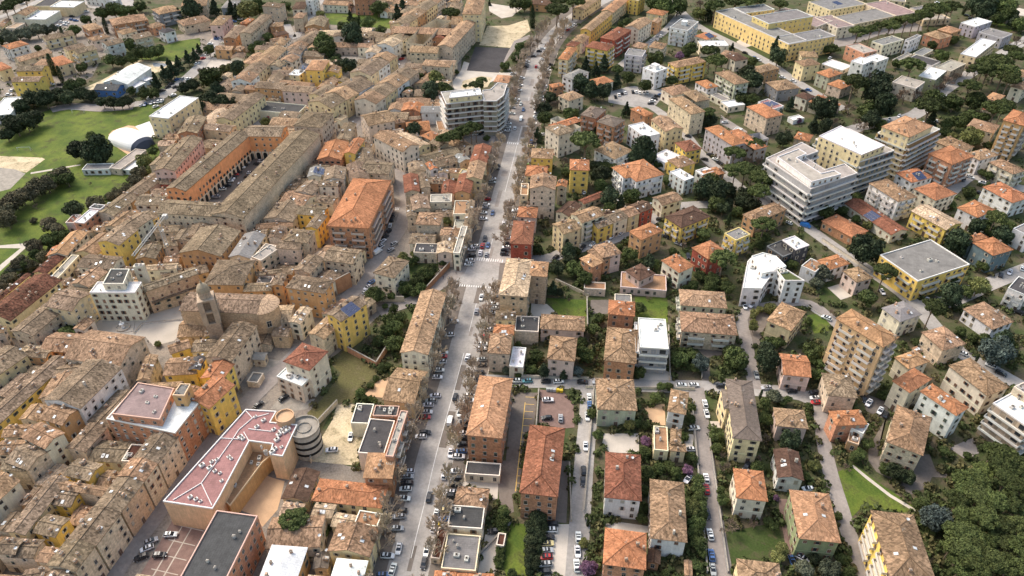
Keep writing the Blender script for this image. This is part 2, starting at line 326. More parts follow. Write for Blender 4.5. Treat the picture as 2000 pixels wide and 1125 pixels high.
def build(P, h, style, rc, wc, flags="", name=None, rect=None, gap=.45, z0=0.0, root=None, extra=None):
    """P world xy polygon at the eaves (ccw); rect=(centre, angle, hx, hy)"""
    h += rnd.uniform(-.07, .07); P = ccw([Vector((p.x, p.y)) for p in P]); cx = sum(p.x for p in P)/len(P); cy = sum(p.y for p in P)/len(P)
    ang = rect[1] if rect else 0.0
    if root is None:
        big = max((P[i]-P[0]).length for i in range(len(P)))
        nm = name or ("shed" if h <= 4.2 else "hall" if (style == 'f' and h < 8.5 and big > 30) else "apartment_block" if h >= 11.5 and wc != 'e' or 'b' in flags else ("town_house" if pix(Vector((cx, cy, h)))[0] < 905 else "detached_house"))
        root = bpy.data.objects.new(nm, None); COL.objects.link(root); root.location = (cx, cy, 0); root.rotation_euler = (0, 0, ang)
        root["_wc"] = wc; root["_rc"] = rc; root["_st"] = style; root["_h"] = h
        FOOT.append([(p.x, p.y) for p in P])
        loc0 = Vector((cx, cy)); root["_ang"] = ang
    else:
        loc0 = Vector((root.location.x, root.location.y)); ang = root.rotation_euler.z; FOOT.append([(p.x, p.y) for p in P])
    ca, sa = math.cos(-ang), math.sin(-ang)
    def loc(p): q = p-loc0; return Vector((q.x*ca-q.y*sa, q.x*sa+q.y*ca))
    Lp = [loc(p) for p in P]; camL = loc(Vector((0, 0)))
    wcol = jit(WC[wc]) if 'B' not in flags else tuple(c*.5 for c in jit(WC[wc])); rcol = jit(RC[rc], .14 if rc in 'tTp' else .07); wm = M_BRICK if wc in BRK else M_WALL  # banded blocks: wall colour darkened to paint in the shade behind the balconies
    depth_px = ppm(Vector((cx, cy, h))); far = depth_px < 3.3
    flat = style in 'f'
    # walls
    Wp = inset(Lp, gap if not flat else 0.02); b = MB(); n = len(Wp)
    gable = style in 'gG'; rise = 0
    if rect and not flat:
        hx, hy = rect[2], rect[3]; mn = (min(hx, hy) if style in 'hg' else max(hx, hy)); rise = min(mn*(.29 if rc in 'Tp' else .34), 4.6)
        if style == 's': rise = 0
        if style == 'G': mn = max(hx, hy)
    if flat: 
        for i in range(n):
            p, q = Wp[i], Wp[(i+1) % n]; b.face([(p.x, p.y, z0), (q.x, q.y, z0), (q.x, q.y, h-.02), (p.x, p.y, h-.02)])
    else:
        hx, hy = rect[2], rect[3]; lc = loc(Vector(rect[0]))
        planes, sw, a, bb = roof_planes(hx, hy, style if style in 'hgG' else 'g', rise)
        for i in range(n):
            p, q = Wp[i], Wp[(i+1) % n]; top = [(q.x, q.y, h), (p.x, p.y, h)]
            if gable:
                e = q-p; horiz = abs(e.x) > abs(e.y)
                if (sw and horiz) or (not sw and not horiz):
                    m = (p+q)/2; top = [(q.x, q.y, h), (m.x, m.y, h+rise-.12), (p.x, p.y, h)]
            b.face([(p.x, p.y, z0), (q.x, q.y, z0)]+top)
    b.build("wall", wm, root, (*wcol, 1))
    # roof
    if flat:
        Ip = inset(Lp, .32); pr = MB(); zt, zb = h+.06, h-.5
        for i in range(n):
            j = (i+1) % n; o, o2, q, q2 = Lp[i], Lp[j], Ip[i], Ip[j]
            pr.face([(o.x, o.y, zb), (o2.x, o2.y, zb), (o2.x, o2.y, zt), (o.x, o.y, zt)]); pr.face([(q2.x, q2.y, zb-.1), (q.x, q.y, zb-.1), (q.x, q.y, zt), (q2.x, q2.y, zt)])
            pr.face([(o.x, o.y, zt), (o2.x, o2.y, zt), (q2.x, q2.y, zt), (q.x, q.y, zt)]); pr.face([(o2.x, o2.y, zb), (o.x, o.y, zb), (Wp[i].x, Wp[i].y, zb), (Wp[j].x, Wp[j].y, zb)])
        pc = (.66, .64, .61) if ('W' in flags or wc == 'w' or rc == 'w') else tuple(x*.8+.14 for x in wcol)
        pr.build("parapet", M_OBJ, root, (*jit(pc), 1))
        fb = MB(); fb.face([(p.x, p.y, h-.38) for p in inset(Lp, .2)]); rf = fb.build("roof", M_FLAT, root, rcol)
    else:
        fb = MB(); th = .2
        sh = style == 's'
        if sh:
            q = [Vector((-hx, -hy, 0)), Vector((hx, -hy, 0)), Vector((hx, hy, min(1.8, hy*.25))), Vector((-hx, hy, min(1.8, hy*.25)))]
            planes = [(q, [(p.x, p.y) for p in q])]
        off = Vector((lc.x, lc.y, h))
        edges = {}
        for pts, uv in planes:
            fb.face([p+off for p in pts], 0, uv); fb.face([p+off-Vector((0, 0, th)) for p in pts[::-1]], 0)
            for i in range(len(pts)):
                k = (tuple(round(c, 3) for c in pts[i]), tuple(round(c, 3) for c in pts[(i+1) % len(pts)])); edges[k] = (pts[i], pts[(i+1) % len(pts)])
        for (k1, k2), (p, q) in edges.items():
            if (k2, k1) not in edges: fb.face([p+off-Vector((0, 0, th)), q+off-Vector((0, 0, th)), q+off, p+off], 0)
        tm = M_FLAT if rc in 'wPSe' else M_TILE
        if rc in 'tTprboGO' and not sh and not far:                 # ridge and hip caps
            ca_ = MB()
            if style == 'h': 
                r = max(a-bb, .02); seg = [((-r,0,rise),(r,0,rise))]+[((s*r,0,rise),(s*a,t*bb,0)) for s in (-1,1) for t in (-1,1)]
            else: seg = [((-a,0,rise),(a,0,rise))]
            for p, q in seg:
                p, q = [Vector((-v[1], v[0], v[2])) if sw else Vector(v) for v in (p, q)]
                if (p-q).length > .2: fb.tube(p+off+Vector((0,0,.03)), q+off+Vector((0,0,.03)), .14, .14, 4, 1)
        cap = rcol
        rf = fb.build("roof", [tm, tm], root, rcol)
        # chimneys, skylights and aerials on the slopes
        nch = 0 if h <= 4.2 else rnd.choice([1, 2, 2, 3, 4]) + int(hx*hy/90); nch = min(nch, 6)
        for i in range(nch):
            pts, uv = rnd.choice(planes); w = [rnd.uniform(.15, 1) for _ in pts]; s = sum(w); p = sum((pts[i]*w[i] for i in range(len(pts))), Vector())/s
            if far and rnd.random() < .5: continue
            link("chimney", rnd.choice(CM), rf, (*jit((.42,.27,.18) if wc != 'w' else (.5,.46,.4), .2), 1), p+off, rnd.choice([0, math.pi/2]), rnd.uniform(.75, 1.1))
        if not sh and h > 4.2:
            for i in range(rnd.choice([0, 0, 1, 2, 3]) if not far else rnd.choice([0, 0, 1])):
                pts, uv = planes[rnd.randrange(2)]; w = [rnd.uniform(.25, 1) for _ in pts]; s = sum(w); p = sum((pts[i]*w[i] for i in range(len(pts))), Vector())/s
                nrm = (pts[1]-pts[0]).cross(pts[2]-pts[1]).normalized(); e = (pts[1]-pts[0]).normalized()
                o = link("skylight", SKM, rf, None, p+off); M3 = Matrix((e, nrm.cross(e), nrm)).transposed(); o.rotation_euler = M3.to_euler()
            if rnd.random() < .5 and not far: 
                p = planes[0][0][2]*.6; link("antenna", ANM, rf, None, p+off, rnd.random()*3)
            if rnd.random() < .35 and not far:
                p = planes[0][0][1]*.5+planes[0][0][2]*.45; link("satellite_dish", DSM, rf, None, p+off, rnd.random()*6)
            if 's' in flags:
                pts, uv = planes[0] if 'S' not in flags else planes[1]; nrm = (pts[1]-pts[0]).cross(pts[2]-pts[1]).normalized(); e = (pts[1]-pts[0]).normalized(); g = nrm.cross(e)
                if nrm.z < 0: nrm = -nrm
                M3 = Matrix((e, nrm.cross(e), nrm)).transposed(); c0 = sum(pts, Vector())/len(pts)
                for k in (-1, 0, 1):
                    o = link("solar_panel", SPM, rf, None, c0+off+nrm*.08+nrm.cross(e)*k*1.8); o.rotation_euler = M3.to_euler()
    if flat and h > 4.5:
        xs = [p.x for p in Ip]; ys = [p.y for p in Ip]; mx, my = sum(xs)/n, sum(ys)/n
        for i in range(rnd.choice([2, 3, 4]) if not far else 2):
            p = Ip[rnd.randrange(n)]; t = rnd.uniform(.1, .7); q = (mx+(p.x-mx)*t, my+(p.y-my)*t)
            link("rooftop_unit" if rnd.random() < .5 else "chimney", ACM if rnd.random() < .5 else CM[1], rf, (*jit((.5,.48,.44), .2), 1), (q[0], q[1], h-.37), rnd.choice([0, math.pi/2]), rnd.uniform(.6, 1.1))
        if 'p' in flags:      # stair head
            e = MB(); e.box(mx-2, mx+2, my-1.6, my+1.6, h-.38, h+2.4); e.box(mx-2.2, mx+2.2, my-1.8, my+1.8, h+2.4, h+2.6); e.build("stair_head", M_WALL, root, (*wcol, 1))
        if 's' in flags:
            for k in range(4): 
                o = link("solar_panel", SPM, rf, None, (mx-1+k*.3, my-3+k*2.0, h-.2)); o.rotation_euler = (R_(18), 0, 0)
    # windows on walls that look towards the camera's side
    if h > 3 and 'x' not in flags:
        shut = rnd.choice(SHUT); kinds = rnd.choice([[0, 1], [0, 0, 1], [2, 3, 2], [1, 0, 3], [0, 3]]) if h < 11.5 or wc == 'e' else rnd.choice([[2, 3], [2, 2, 1], [0, 1, 2]])
        if 'B' in flags: shut = dict(c=(.11,.065,.045), w=(.30,.30,.31), y=(.05,.09,.12), O=(.45,.29,.13), Y=(.6,.5,.35)).get(wc, (.4,.3,.22)); kinds = [1, 1, 2, 0]
        tot = 0
        for i in range(n):
            p, q = Wp[i], Wp[(i+1) % n]; e = q-p
            if e.length < 1: continue
            nn = Vector((e.y, -e.x)).normalized(); mid = (p+q)/2
            if nn.dot((camL-mid).normalized()) < .05: continue
            tot += add_windows(root, p, q, nn, h-.3, z0, wc, rnd.uniform(2.7, 3.5), shut, kinds, door=True, maxw=48, far=far, band='B' in flags)
            if 'b' in flags:      # balcony slabs with parapets
                fl = max(2, round(h/3.25)); fh = h/fl; bw = MB(); L = e.length; d = e.normalized()
                for f in range(1, fl):
                    z = z0+f*fh; bb_ = MB(); M4 = Matrix(((d.x, nn.x, 0, p.x), (d.y, nn.y, 0, p.y), (0, 0, 1, 0), (0, 0, 0, 1)))
                    for (u0, u1) in ([(0, L)] if 'B' in flags else [(L*.12, L*.42), (L*.58, L*.88)]):
                        bb_.box(u0, u1, -.02, 1.3, z-.15, z, 0, M4); bb_.box(u0, u1, 1.22, 1.3, z, z+(.6 if 'B' in flags else .95), 0, M4)
                        bb_.box(u0, u0+.08, .01, 1.22, z, z+.95, 0, M4); bb_.box(u1-.08, u1, .01, 1.22, z, z+.95, 0, M4)
                    bb_.build("balcony", M_OBJ, root, (*jit((.64,.62,.58) if 'B' in flags else (.60,.57,.52) if wc != 'k' else (.5,.42,.36), .06), 1))
    if 'c' in flags or (h > 7 and rnd.random() < .6 and not flat and not far):     # string course
        cb = MB(); z = h*.36; O1 = inset(Wp, -.07)
        for i in range(n):
            j = (i+1) % n; cb.face([(O1[i].x, O1[i].y, z), (O1[j].x, O1[j].y, z), (O1[j].x, O1[j].y, z+.22), (O1[i].x, O1[i].y, z+.22)]); cb.face([(O1[i].x, O1[i].y, z+.22), (O1[j].x, O1[j].y, z+.22), (Wp[j].x, Wp[j].y, z+.22), (Wp[i].x, Wp[i].y, z+.22)])
        cb.build("string_course", M_OBJ, root, (*tuple(min(.8, x*1.2) for x in wcol), 1))
    return root
def rect_from(A, B, C):
    A, B, C = [Vector((p.x, p.y)) for p in (A, B, C)]
    ab, bc = B-A, C-B; s = ab.x*bc.y-ab.y*bc.x
    perp = Vector((bc.y, -bc.x)) if s > 0 else Vector((-bc.y, bc.x))
    d = (ab+perp*.9); d = d.normalized(); nrm = Vector((-d.y, d.x)); 
    hx = abs(ab.dot(d))/2; hy = abs(bc.dot(nrm))/2; c = (A+C)/2; ang = math.atan2(d.y, d.x)
    hx = max(hx, 1.2); hy = max(hy, 1.2)
    P = [c+d*(sx*hx)+nrm*(sy*hy) for sx, sy in ((-1, -1), (1, -1), (1, 1), (-1, 1))]
    return P, (tuple(c), ang, hx, hy)
def reg(o, desc, cat, z=0, group=None):
    p = o.location; x, y = pix(Vector((p.x, p.y, z))); THINGS.append([o, desc, x, y, cat, group])
def describe(o):
    wc, rc, st, h = o["_wc"], o["_rc"], o["_st"], o["_h"]
    for k in ("_wc", "_rc", "_st", "_h", "_ang"): 
        if k in o: del o[k]
    if h <= 4.2: return ("%s shed with %s roof" % (WN[wc], RN[rc])), "shed"
    big = o.name.split('.')[0]
    if st == 'f': d = "flat-roofed %s %s with %s roof" % (WN[wc], {"apartment_block": "apartment block", "hall": "hall"}.get(big, "house"), RN[rc].replace(" tiled", ""))
    else: d = "%s %s with %s %s roof" % (WN[wc], {"apartment_block": "apartment block", "hall": "hall"}.get(big, "house"), RN[rc], {'h': 'hipped', 'g': 'pitched', 'G': 'gabled', 's': 'lean-to'}[st])
    return d, {"apartment_block": "apartment block", "hall": "hall"}.get(big, "house")
LAST = [None]
def parse(data):
    ox = oy = 0
    for ln in data.strip().splitlines():
        ln = ln.strip()
        if not ln or ln[0] == '#': continue
        lab = None
        if '|' in ln: ln, lab = ln.split('|'); lab = lab.strip()
        w = ln.split(); k = w[0]
        if k == 'T': ox, oy = (int(w[2])-1)*400, (int(w[1])-1)*225; continue
        if k in 'BA':          # A = an added wing of the previous building
            q = [float(x) for x in w[1:8]]; h = q[6]; pt = [at(ox+q[i]/5, oy+q[i+1]/5, h) for i in (0, 2, 4)]
            P, rc = rect_from(*pt); fl = w[10] if len(w) > 10 else ""
            st = w[8][0]
            if k == 'A': build(P, h, st, w[8][1], w[9], fl, rect=rc, root=LAST[0]); continue
            o = build(P, h, st, w[8][1], w[9], fl, rect=rc); LAST[0] = o; d, cat = describe(o)
            if lab: d = '=' + lab
            reg(o, d, cat, h)
        elif k in 'PQ':
            h = float(w[1]); pts = [float(x) for x in w[4:] if x[0] in '-0123456789']; fl = [x for x in w[4:] if x[0] not in '-0123456789']
            P = [at(ox+pts[i]/5, oy+pts[i+1]/5, h) for i in range(0, len(pts), 2)]
            o = build(P, h, 'f', w[2][1], w[3], fl[0] if fl else "", root=LAST[0] if k == 'Q' else None)
            if k == 'P': 
                LAST[0] = o; d, cat = describe(o); reg(o, ('=' + lab) if lab else d, cat, h)
        elif k == 'R':         # a street row: A B C h n style walls
            q = [float(x) for x in w[1:8]]; h = q[6]; n = int(w[8]); pt = [at(ox+q[i]/5, oy+q[i+1]/5, h) for i in (0, 2, 4)]
            P, rc = rect_from(*pt); a, b_ = P[0], P[1]; cut = [0]+sorted((i+rnd.uniform(-.18, .18))/n for i in range(1, n))+[1]; dp = P[3]-P[0]
            for i in range(n):
                p0 = a+(b_-a)*cut[i]; p1 = a+(b_-a)*cut[i+1]; e = (p1-p0).normalized()*.03; hh = h+rnd.uniform(-.22, .22)
                back = dp*rnd.uniform(.96, 1.04); Q4 = [p0+e, p1-e, p1-e+back, p0+e+back]; c = (Q4[0]+Q4[2])/2; hx = (Q4[1]-Q4[0]).length/2; hy = back.length/2
                st = 'g' if hx >= hy*.999 else 'G'; wc = w[10][i % len(w[10])]; rr = w[9][1:][i % len(w[9][1:])]
                o = build(Q4, hh, st, rr, wc, "", rect=(tuple(c), rc[1], hx, hy), gap=.3, name="row_house"); LAST[0] = o; d, cat = describe(o); reg(o, d, cat, hh)
BLD = """
T 1 1
B 495 62 722 72 815 12 8 fw y x
B 330 57 497 60 600 -10 8 fs y x
B 255 182 445 192 572 106 6 fw c x
B 120 152 258 157 372 80 8 gt c
B -60 270 20 262 120 185 5 gt y
B 60 272 150 277 242 225 4 fp e
B 1105 248 1455 192 1400 135 10 ht k b
B 1550 145 1760 98 1690 45 10 ht s b
B 1800 60 2050 60 2000 -20 10 ht e
B 1790 258 2060 200 1990 148 7 ht e
B 870 302 1005 270 925 222 8 ht k b
B 1490 282 1608 245 1540 212 6 ht k
B 1605 328 1705 293 1650 262 8 hs w
B 1200 338 1345 300 1275 270 7 ht c
B 1310 392 1485 350 1440 305 10 gT e b
B 915 402 1080 360 1010 330 8 ht p
B 1045 452 1215 410 1150 372 10 gT w b
B 440 403 712 335 690 290 7 gT y b
B 85 490 268 432 212 390 9 ho w b
B 190 607 510 515 450 480 6 gt e
B 350 632 560 642 600 580 7 ht y
B 560 642 738 606 600 545 8 ho y
B 650 502 820 452 790 415 9 gT y
B 755 532 940 480 890 440 10 gT y b
B -10 698 112 660 20 600 8 ho y
B 160 695 415 697 465 640 12 gT Y
B 112 800 385 800 437 745 14 gT Y
B -110 1130 100 1115 240 940 6 fw w x
B 990 810 1240 822 1490 660 6 gw w x | long white curved roof of the swimming pool hall
B 905 878 1140 888 1230 825 5 gs B
B 1255 838 1320 870 1390 810 3.5 fw w
B 1385 775 1430 800 1470 765 3 fw w
B 1462 1132 1645 1160 1930 955 14 fw y s | yellow sports building with white flat roof and solar panels above the tennis dome
B 830 -25 1130 5 1180 -15 6 fw w
T 1 2
B 60 240 180 250 250 155 11 ht p
B 160 77 300 77 350 5 8 hg s
B 355 322 460 338 632 155 14 gT e
B 180 377 305 382 400 260 8 gT k
B 345 227 410 237 482 185 8 ho k
B 95 485 265 492 302 450 7 gt o
B 265 492 350 505 385 465 6 gt o
B 255 572 380 572 400 520 4 gT c
B 568 57 735 78 775 38 13 hT e
B 640 262 775 257 762 215 9 ht o
B 695 354 818 327 790 295 8 hb k
B 862 87 985 92 1002 20 8 hb c
B 870 174 965 182 990 125 11 ht e
B 975 264 1165 264 1215 180 8 gT o
B 680 437 780 447 832 375 9 ht w
R 470 830 740 490 610 440 10 4 gtTt wyyc
B 505 852 765 885 800 815 11 gT o
B 765 885 1050 915 1080 850 11 gT p
B 1045 920 1160 970 1280 860 11 gT y
B 600 810 740 820 800 700 8 gT e
B 655 737 830 747 862 690 8 gT e
B 840 722 930 742 962 690 9 fw y
B 640 642 740 667 782 608 9 gT c
B 740 592 860 622 905 560 9 gt c
B 988 682 1160 692 1212 590 15 hO Y | tall ochre villa with tan-orange roof hidden among the gardens of the old town
B 1160 712 1305 717 1337 655 11 gt Y
B 900 717 1000 719 1022 630 8 gs y s
B 1120 852 1240 880 1290 780 8 gt M
B 1280 802 1370 812 1400 770 7 gT Y
R 1240 1085 1600 830 1430 745 12 3 gTtT yyw
R 1640 765 1825 560 1670 500 11 3 gTTt ywy
R 1850 480 2000 330 1880 280 11 2 gpT wc
R 1690 1060 2010 720 1870 640 11 4 gtTtT cywe
B 1420 792 1560 802 1610 740 9 gT w
B 1500 690 1640 720 1690 620 9 gT y
R 900 548 1105 335 1010 290 8 4 gTtT wyec
B 830 522 940 542 975 460 9 gT w
B 1250 362 1370 367 1377 325 8 gT w
B 1455 307 1625 317 1652 275 6 gp w
B 1480 352 1600 372 1662 340 8 gT e
B 1660 402 1830 407 1852 370 8 gT e
B 1558 517 1690 522 1747 455 9 gp w
B 1470 -10 1640 0 1650 -60 13 ht M
B 1722 110 1790 127 1837 70 5 gO w
B 1905 192 1990 202 2022 130 10 gt e
B 1880 282 1960 292 2000 240 10 gT y
B 1010 -5 1070 10 1087 -40 12 fw w
B 275 1197 562 938 430 900 11 gT y | long cream wing with brown roof beside the covered market courtyard
B 455 1072 900 1112 1000 1025 5 fs c x | low dark ribbed roof of the covered market courtyard
B 842 1232 1132 1242 1277 1100 17 hT e c | large square stone palace with hipped roof at the end of the arcaded block
B 1790 1077 1925 1082 1942 1015 7 gt w
B 1925 1082 2060 1092 2060 1015 7 go M
T 1 3
R -10 275 300 -20 190 -60 10 4 gTtTt yoyc
B -10 508 270 518 312 455 13 gt e
A 150 452 385 205 240 165 13 gt e
A 390 242 600 242 640 178 13 gt e
B 430 478 625 225 490 200 15 gt e
B 190 387 355 392 402 335 11 gr k
B 495 142 685 137 760 -25 21 ht y c | tall yellow-brick convent block with tan roof at the sandy clearing
B 355 107 480 114 532 30 9 hT e
B 110 637 390 657 432 600 11 ht e
B 1165 37 1380 57 1420 10 6 gb o
B 1700 112 1860 -20 1770 -45 8 gt y
B 1660 290 1772 306 1990 130 11 gt Y
B 1870 107 1990 127 2150 -10 10 gO y
B 1570 407 1690 427 1757 360 8 gt c
B 1432 577 1540 582 1655 465 13 ho y b
B 1530 442 1620 462 1667 415 11 hr y
B 1720 457 1935 502 2000 440 15 hr Y b | apartment block with yellow and white panels and red tiled roof beside the upper avenue
B 1850 367 2000 395 2180 290 14 hr r b
B 1480 742 1590 777 1762 705 10 hg w
B 1392 864 1498 834 1476 798 7 ho k
B 1555 992 1695 938 1595 880 9 ht c
B 1830 842 1980 792 1905 735 7 ho c
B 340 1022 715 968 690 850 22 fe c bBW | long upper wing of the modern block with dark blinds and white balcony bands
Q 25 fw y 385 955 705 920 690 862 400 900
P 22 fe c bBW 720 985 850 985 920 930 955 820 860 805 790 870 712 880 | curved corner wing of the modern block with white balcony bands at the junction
B 820 797 970 812 1002 740 8 hO c
B -40 1080 95 1092 150 1018 7 go M
B 115 1097 330 1102 322 1035 8 gg w
B 150 1037 320 1047 312 1000 8 gt e
T 1 4
B 150 -10 240 10 290 -40 12 fe Y
B 310 124 475 154 530 112 9 ho y
B 105 262 245 294 366 205 12 gt c
B 366 218 428 237 455 190 9 gt o
B 90 532 265 547 320 490 12 fg l b
B 320 462 465 477 535 422 9 ht c
B 160 452 270 477 335 430 6 ht e
B 560 265 725 305 802 210 13 fg w bp
B 285 662 400 712 512 665 12 fw w p | white rounded-corner house with white flat roof near the car park
B 608 664 905 602 812 553 12 ht Y b | saturated yellow long house with tan hipped roof near the car park
B 790 352 905 392 1000 350 8 ho c s
B 850 452 1112 442 1080 390 8 fw c
B 1025 112 1700 440 1835 385 13 fg h W | long front wing of the yellow school with white columns at its entrance
A 1270 127 1567 90 1458 38 13 fg h W
A 1508 234 1932 157 1778 85 17 fg h W
A 1700 440 2130 346 2010 275 13 fg h W
B 1580 130 1990 285 2060 200 9 fP c | long hall with mauve flat roof right behind the yellow school
T 1 5
B -30 170 180 276 332 245 9 fP c | lower pinkish-roofed annex hall beyond the school forecourt trees
B 335 244 742 150 552 76 9 fg y | big yellow hall with wide grey flat roof behind the row of umbrella pines
B 110 103 460 37 250 -45 9 fg y s | far yellow hall with rows of long roof lights
B 742 152 965 120 650 5 9 fP e
B 285 447 440 527 542 490 10 fe M
B 310 594 430 630 525 590 11 fw w
A 425 562 560 600 697 567 11 fw w
B 510 402 625 440 830 385 10 fg c
B 830 390 880 400 1007 348 10 fg w
B 1020 332 1180 389 1297 350 8 ht M
B 1150 287 1290 327 1397 290 8 hO o
B 1400 222 1530 267 1672 208 9 fw l
B 1560 312 1790 374 1887 330 8 fg l
B 1370 522 1525 554 1742 402 10 fw y
B 960 737 1130 774 1257 690 10 fw g
B 1150 652 1290 700 1422 620 9 fe e
B 705 802 940 862 1042 800 9 fe c
B 590 -5 830 12 860 -40 7 fg y
B 895 77 980 112 1092 85 4 fg e
B 45 622 230 692 302 640 3.5 fw e
B 0 712 100 772 200 712 9 ho n
B 105 822 225 882 300 820 7 ho e
B 1590 957 1730 982 1850 935 7 hO e
B 1580 1072 1690 1082 1720 1010 5 hr e
B 1890 717 2000 762 2090 715 8 ht c
B 1850 842 1990 872 2090 815 9 ht c
B -20 992 150 1042 237 1020 6 ho e
B 900 522 1000 542 1130 488 3 fg e
B 700 582 760 592 922 528 3 fg e
B 860 572 1100 642 1192 598 3 fs w
B 1010 207 1240 172 1222 130 5 fe y
T 1 4
B 1180 602 1298 572 1205 510 8 hb c
B 1020 552 1130 592 1182 515 7 ht e
B 1400 720 1614 666 1512 616 9 ht o
B 985 710 1178 828 1318 800 13 ht n b
B 1590 894 1797 856 1690 768 8 ht s
B 1850 647 2020 624 1925 572 11 ht y
B 1830 552 2000 562 1960 505 8 ht y
B 570 932 772 890 650 822 8 ht c
B 530 962 748 1117 890 1087 14 ht e c | big beige L-shaped apartment house with tan roofs beside the upper car park
A 740 992 937 940 850 878 14 ht e
B 905 867 1022 842 900 775 7 ho w
B 940 927 1060 987 1132 965 4 fg c
B 1115 1042 1285 1020 1200 968 4.2 fw c
B 1300 1042 1490 1162 1640 1115 12 ho e c
B 1420 997 1560 1072 1637 1030 7 fS w s
B 1765 932 1880 977 1962 940 8 hb c
B 1900 992 1995 1024 2080 950 7 ho e
B 140 1062 300 1132 402 1110 8 ho k
B 1280 835 1420 870 1440 810 4 fs e
T 2 1
B 1075 512 1180 530 1422 340 4 fe e
B 1182 530 1300 540 1440 420 3 fw w
B 830 522 1080 537 1080 480 3.5 fg w
B 718 1047 820 1050 972 930 9 fw M
B 640 1047 720 1050 790 970 6 fr p
B 880 902 985 922 1022 880 9 fs w
B 1010 907 1110 917 1152 855 4 fw w
R 1110 1010 1600 600 1480 545 8 3 gTTT eoe
B 1560 672 1720 682 1768 610 8 gT r
B 1575 517 1748 574 1908 243 14 gT p
B 1745 177 1940 182 2005 20 13 gT k
B 1485 482 1590 512 1760 300 10 gT e
B 1310 874 1580 882 1662 775 9 gT c
B 1340 1140 1540 985 1400 925 10 gT Y
B 1000 1090 1180 1120 1380 975 9 gt e
B 1535 948 2390 1018 2470 880 14 gT e c | long beige south wing of the arcaded courtyard block
B 1830 785 2385 200 2260 130 14 gT A c | long orange arcaded wing facing the courtyard from its left side
T 2 2
B 385 202 750 217 800 105 14 gT A c | short orange wing closing the far end of the arcaded courtyard
B 380 1017 1112 190 850 150 15 gT e c | long beige right wing of the arcaded block with a lighter roof patch
B -40 142 240 162 330 100 11 gT y
B 1100 432 1340 442 1400 270 10 go M
B 1370 367 1480 387 1547 240 12 go Y
B 1420 642 1620 622 1565 460 10 gT y
B 1575 545 1835 602 1800 480 10 gT e
B 1510 472 1700 482 1600 340 9 gT e
B 1000 602 1140 602 1162 510 11 gg c s
B 1140 642 1352 622 1400 500 12 gT c
B 1110 692 1300 697 1312 640 12 gT c
B 900 742 1050 792 1130 675 11 gT c
B 760 832 970 907 1062 790 10 gt c
B 1080 842 1260 872 1302 800 10 gT c
B 600 1002 870 1062 962 880 9 gT e
B 900 962 1160 992 1202 900 10 gT Y
B 1000 1092 1110 1122 1182 990 11 gT Y
B 480 1122 850 1082 880 1025 8 gt e
B 660 930 800 960 860 850 9 gT c
B 1200 690 1330 700 1360 620 10 gT e
B 1580 117 1837 50 1785 -60 12 gt p | lilac-pink house with tan roof at the bend where the old streets meet
B 1660 208 1930 372 2075 290 13 gt c c | long cream house with dark shutters along the curving street
B 1260 252 1400 242 1500 75 9 gT e
B 1200 1077 1610 1112 1812 638 17 ho k bc | large brick apartment block with bright orange roof and a row of skylights
T 2 3
B -20 162 215 152 180 55 6 go M
B 95 197 225 252 345 205 6 ho e
B 280 147 370 142 342 50 4 fO e
R 718 640 792 305 630 285 11 2 gtr yo
B 495 562 680 602 692 555 9 fe Y
B 270 514 470 447 410 380 8 gT e
B 485 472 597 432 530 370 8 gg e
B 195 542 280 517 240 448 7 go w
B 280 562 380 572 392 520 6 gT w
B 460 747 615 777 615 590 10 gr o
B 315 762 450 772 450 650 7 gr p
B 200 847 410 842 412 768 10 fe e
B 420 967 590 962 612 830 8 fO c
B 420 1112 560 1112 590 1000 5 fe c
B -60 762 95 742 90 570 11 gr e
B 100 722 200 702 165 560 10 gT e
B 0 952 170 902 200 760 10 gT e
B 0 562 160 542 130 450 9 gT e
B -40 1000 60 985 70 870 9 gT e
B 60 1062 305 1077 327 955 10 ht e
B 610 1100 640 830 560 830 8 gT c
B 1325 117 1455 207 1605 150 14 hT c c
A 1600 152 1678 114 1450 0 14 ho c
B 1630 0 1810 20 1960 -60 14 hG k b
B 1800 62 1990 110 2130 45 14 hG k b
B 1180 417 1400 427 1410 330 10 ht Y
B 1120 592 1335 602 1357 495 9 ho y
B 1160 722 1420 727 1445 598 17 gt e c
B 1080 777 1155 777 1165 665 12 fO y
B 1438 692 1535 707 1542 643 11 go e
B 1560 537 1755 542 1757 433 14 ho Y | tall narrow yellow block with orange hipped roof beside the avenue gardens
B 1075 892 1255 897 1245 820 7 hT e
B 1045 992 1240 1002 1258 900 9 ho p
B 975 1252 1195 1262 1227 1038 14 hr r c | dark red villa with white arched windows and red hipped roof beside the avenue
B 1815 337 2005 442 2168 345 9 ht w b
B 1405 947 1550 987 1700 882 8 gb c
B 1700 882 1905 777 1870 728 4 gr e
B 1680 1062 1895 972 1795 878 12 gt c b
B 1500 1162 1685 1107 1565 1010 12 gt y
B 1905 1010 2010 990 1990 930 9 gb Y
T 2 4
B 130 97 300 212 452 180 12 fw w
B 500 167 675 132 530 10 13 gt y
B 890 127 1158 304 1292 262 13 ho l | lilac grey apartment house with wide orange roof, left wing
A 1158 304 1517 227 1420 162 13 ho l
B 700 357 862 327 742 238 9 hr Y
B 380 402 500 477 622 390 5 fw w
B 515 437 635 517 797 465 8 ht Y
B 545 552 685 642 777 605 9 fw w
B 860 582 972 547 900 505 7 fw w
B 870 627 1060 562 1000 490 6 ho o
B 215 650 490 577 285 425 11 ho w b
A 75 622 215 590 130 470 11 ho w b
B 468 884 668 822 565 743 8 gt c
B 655 1104 943 987 770 878 10 hb Y b
R -160 1112 378 905 275 830 9 4 gTTtb Ycyr
B 265 1217 487 1127 352 1048 11 ho o
B 1380 1057 1670 917 1555 835 9 ht o c
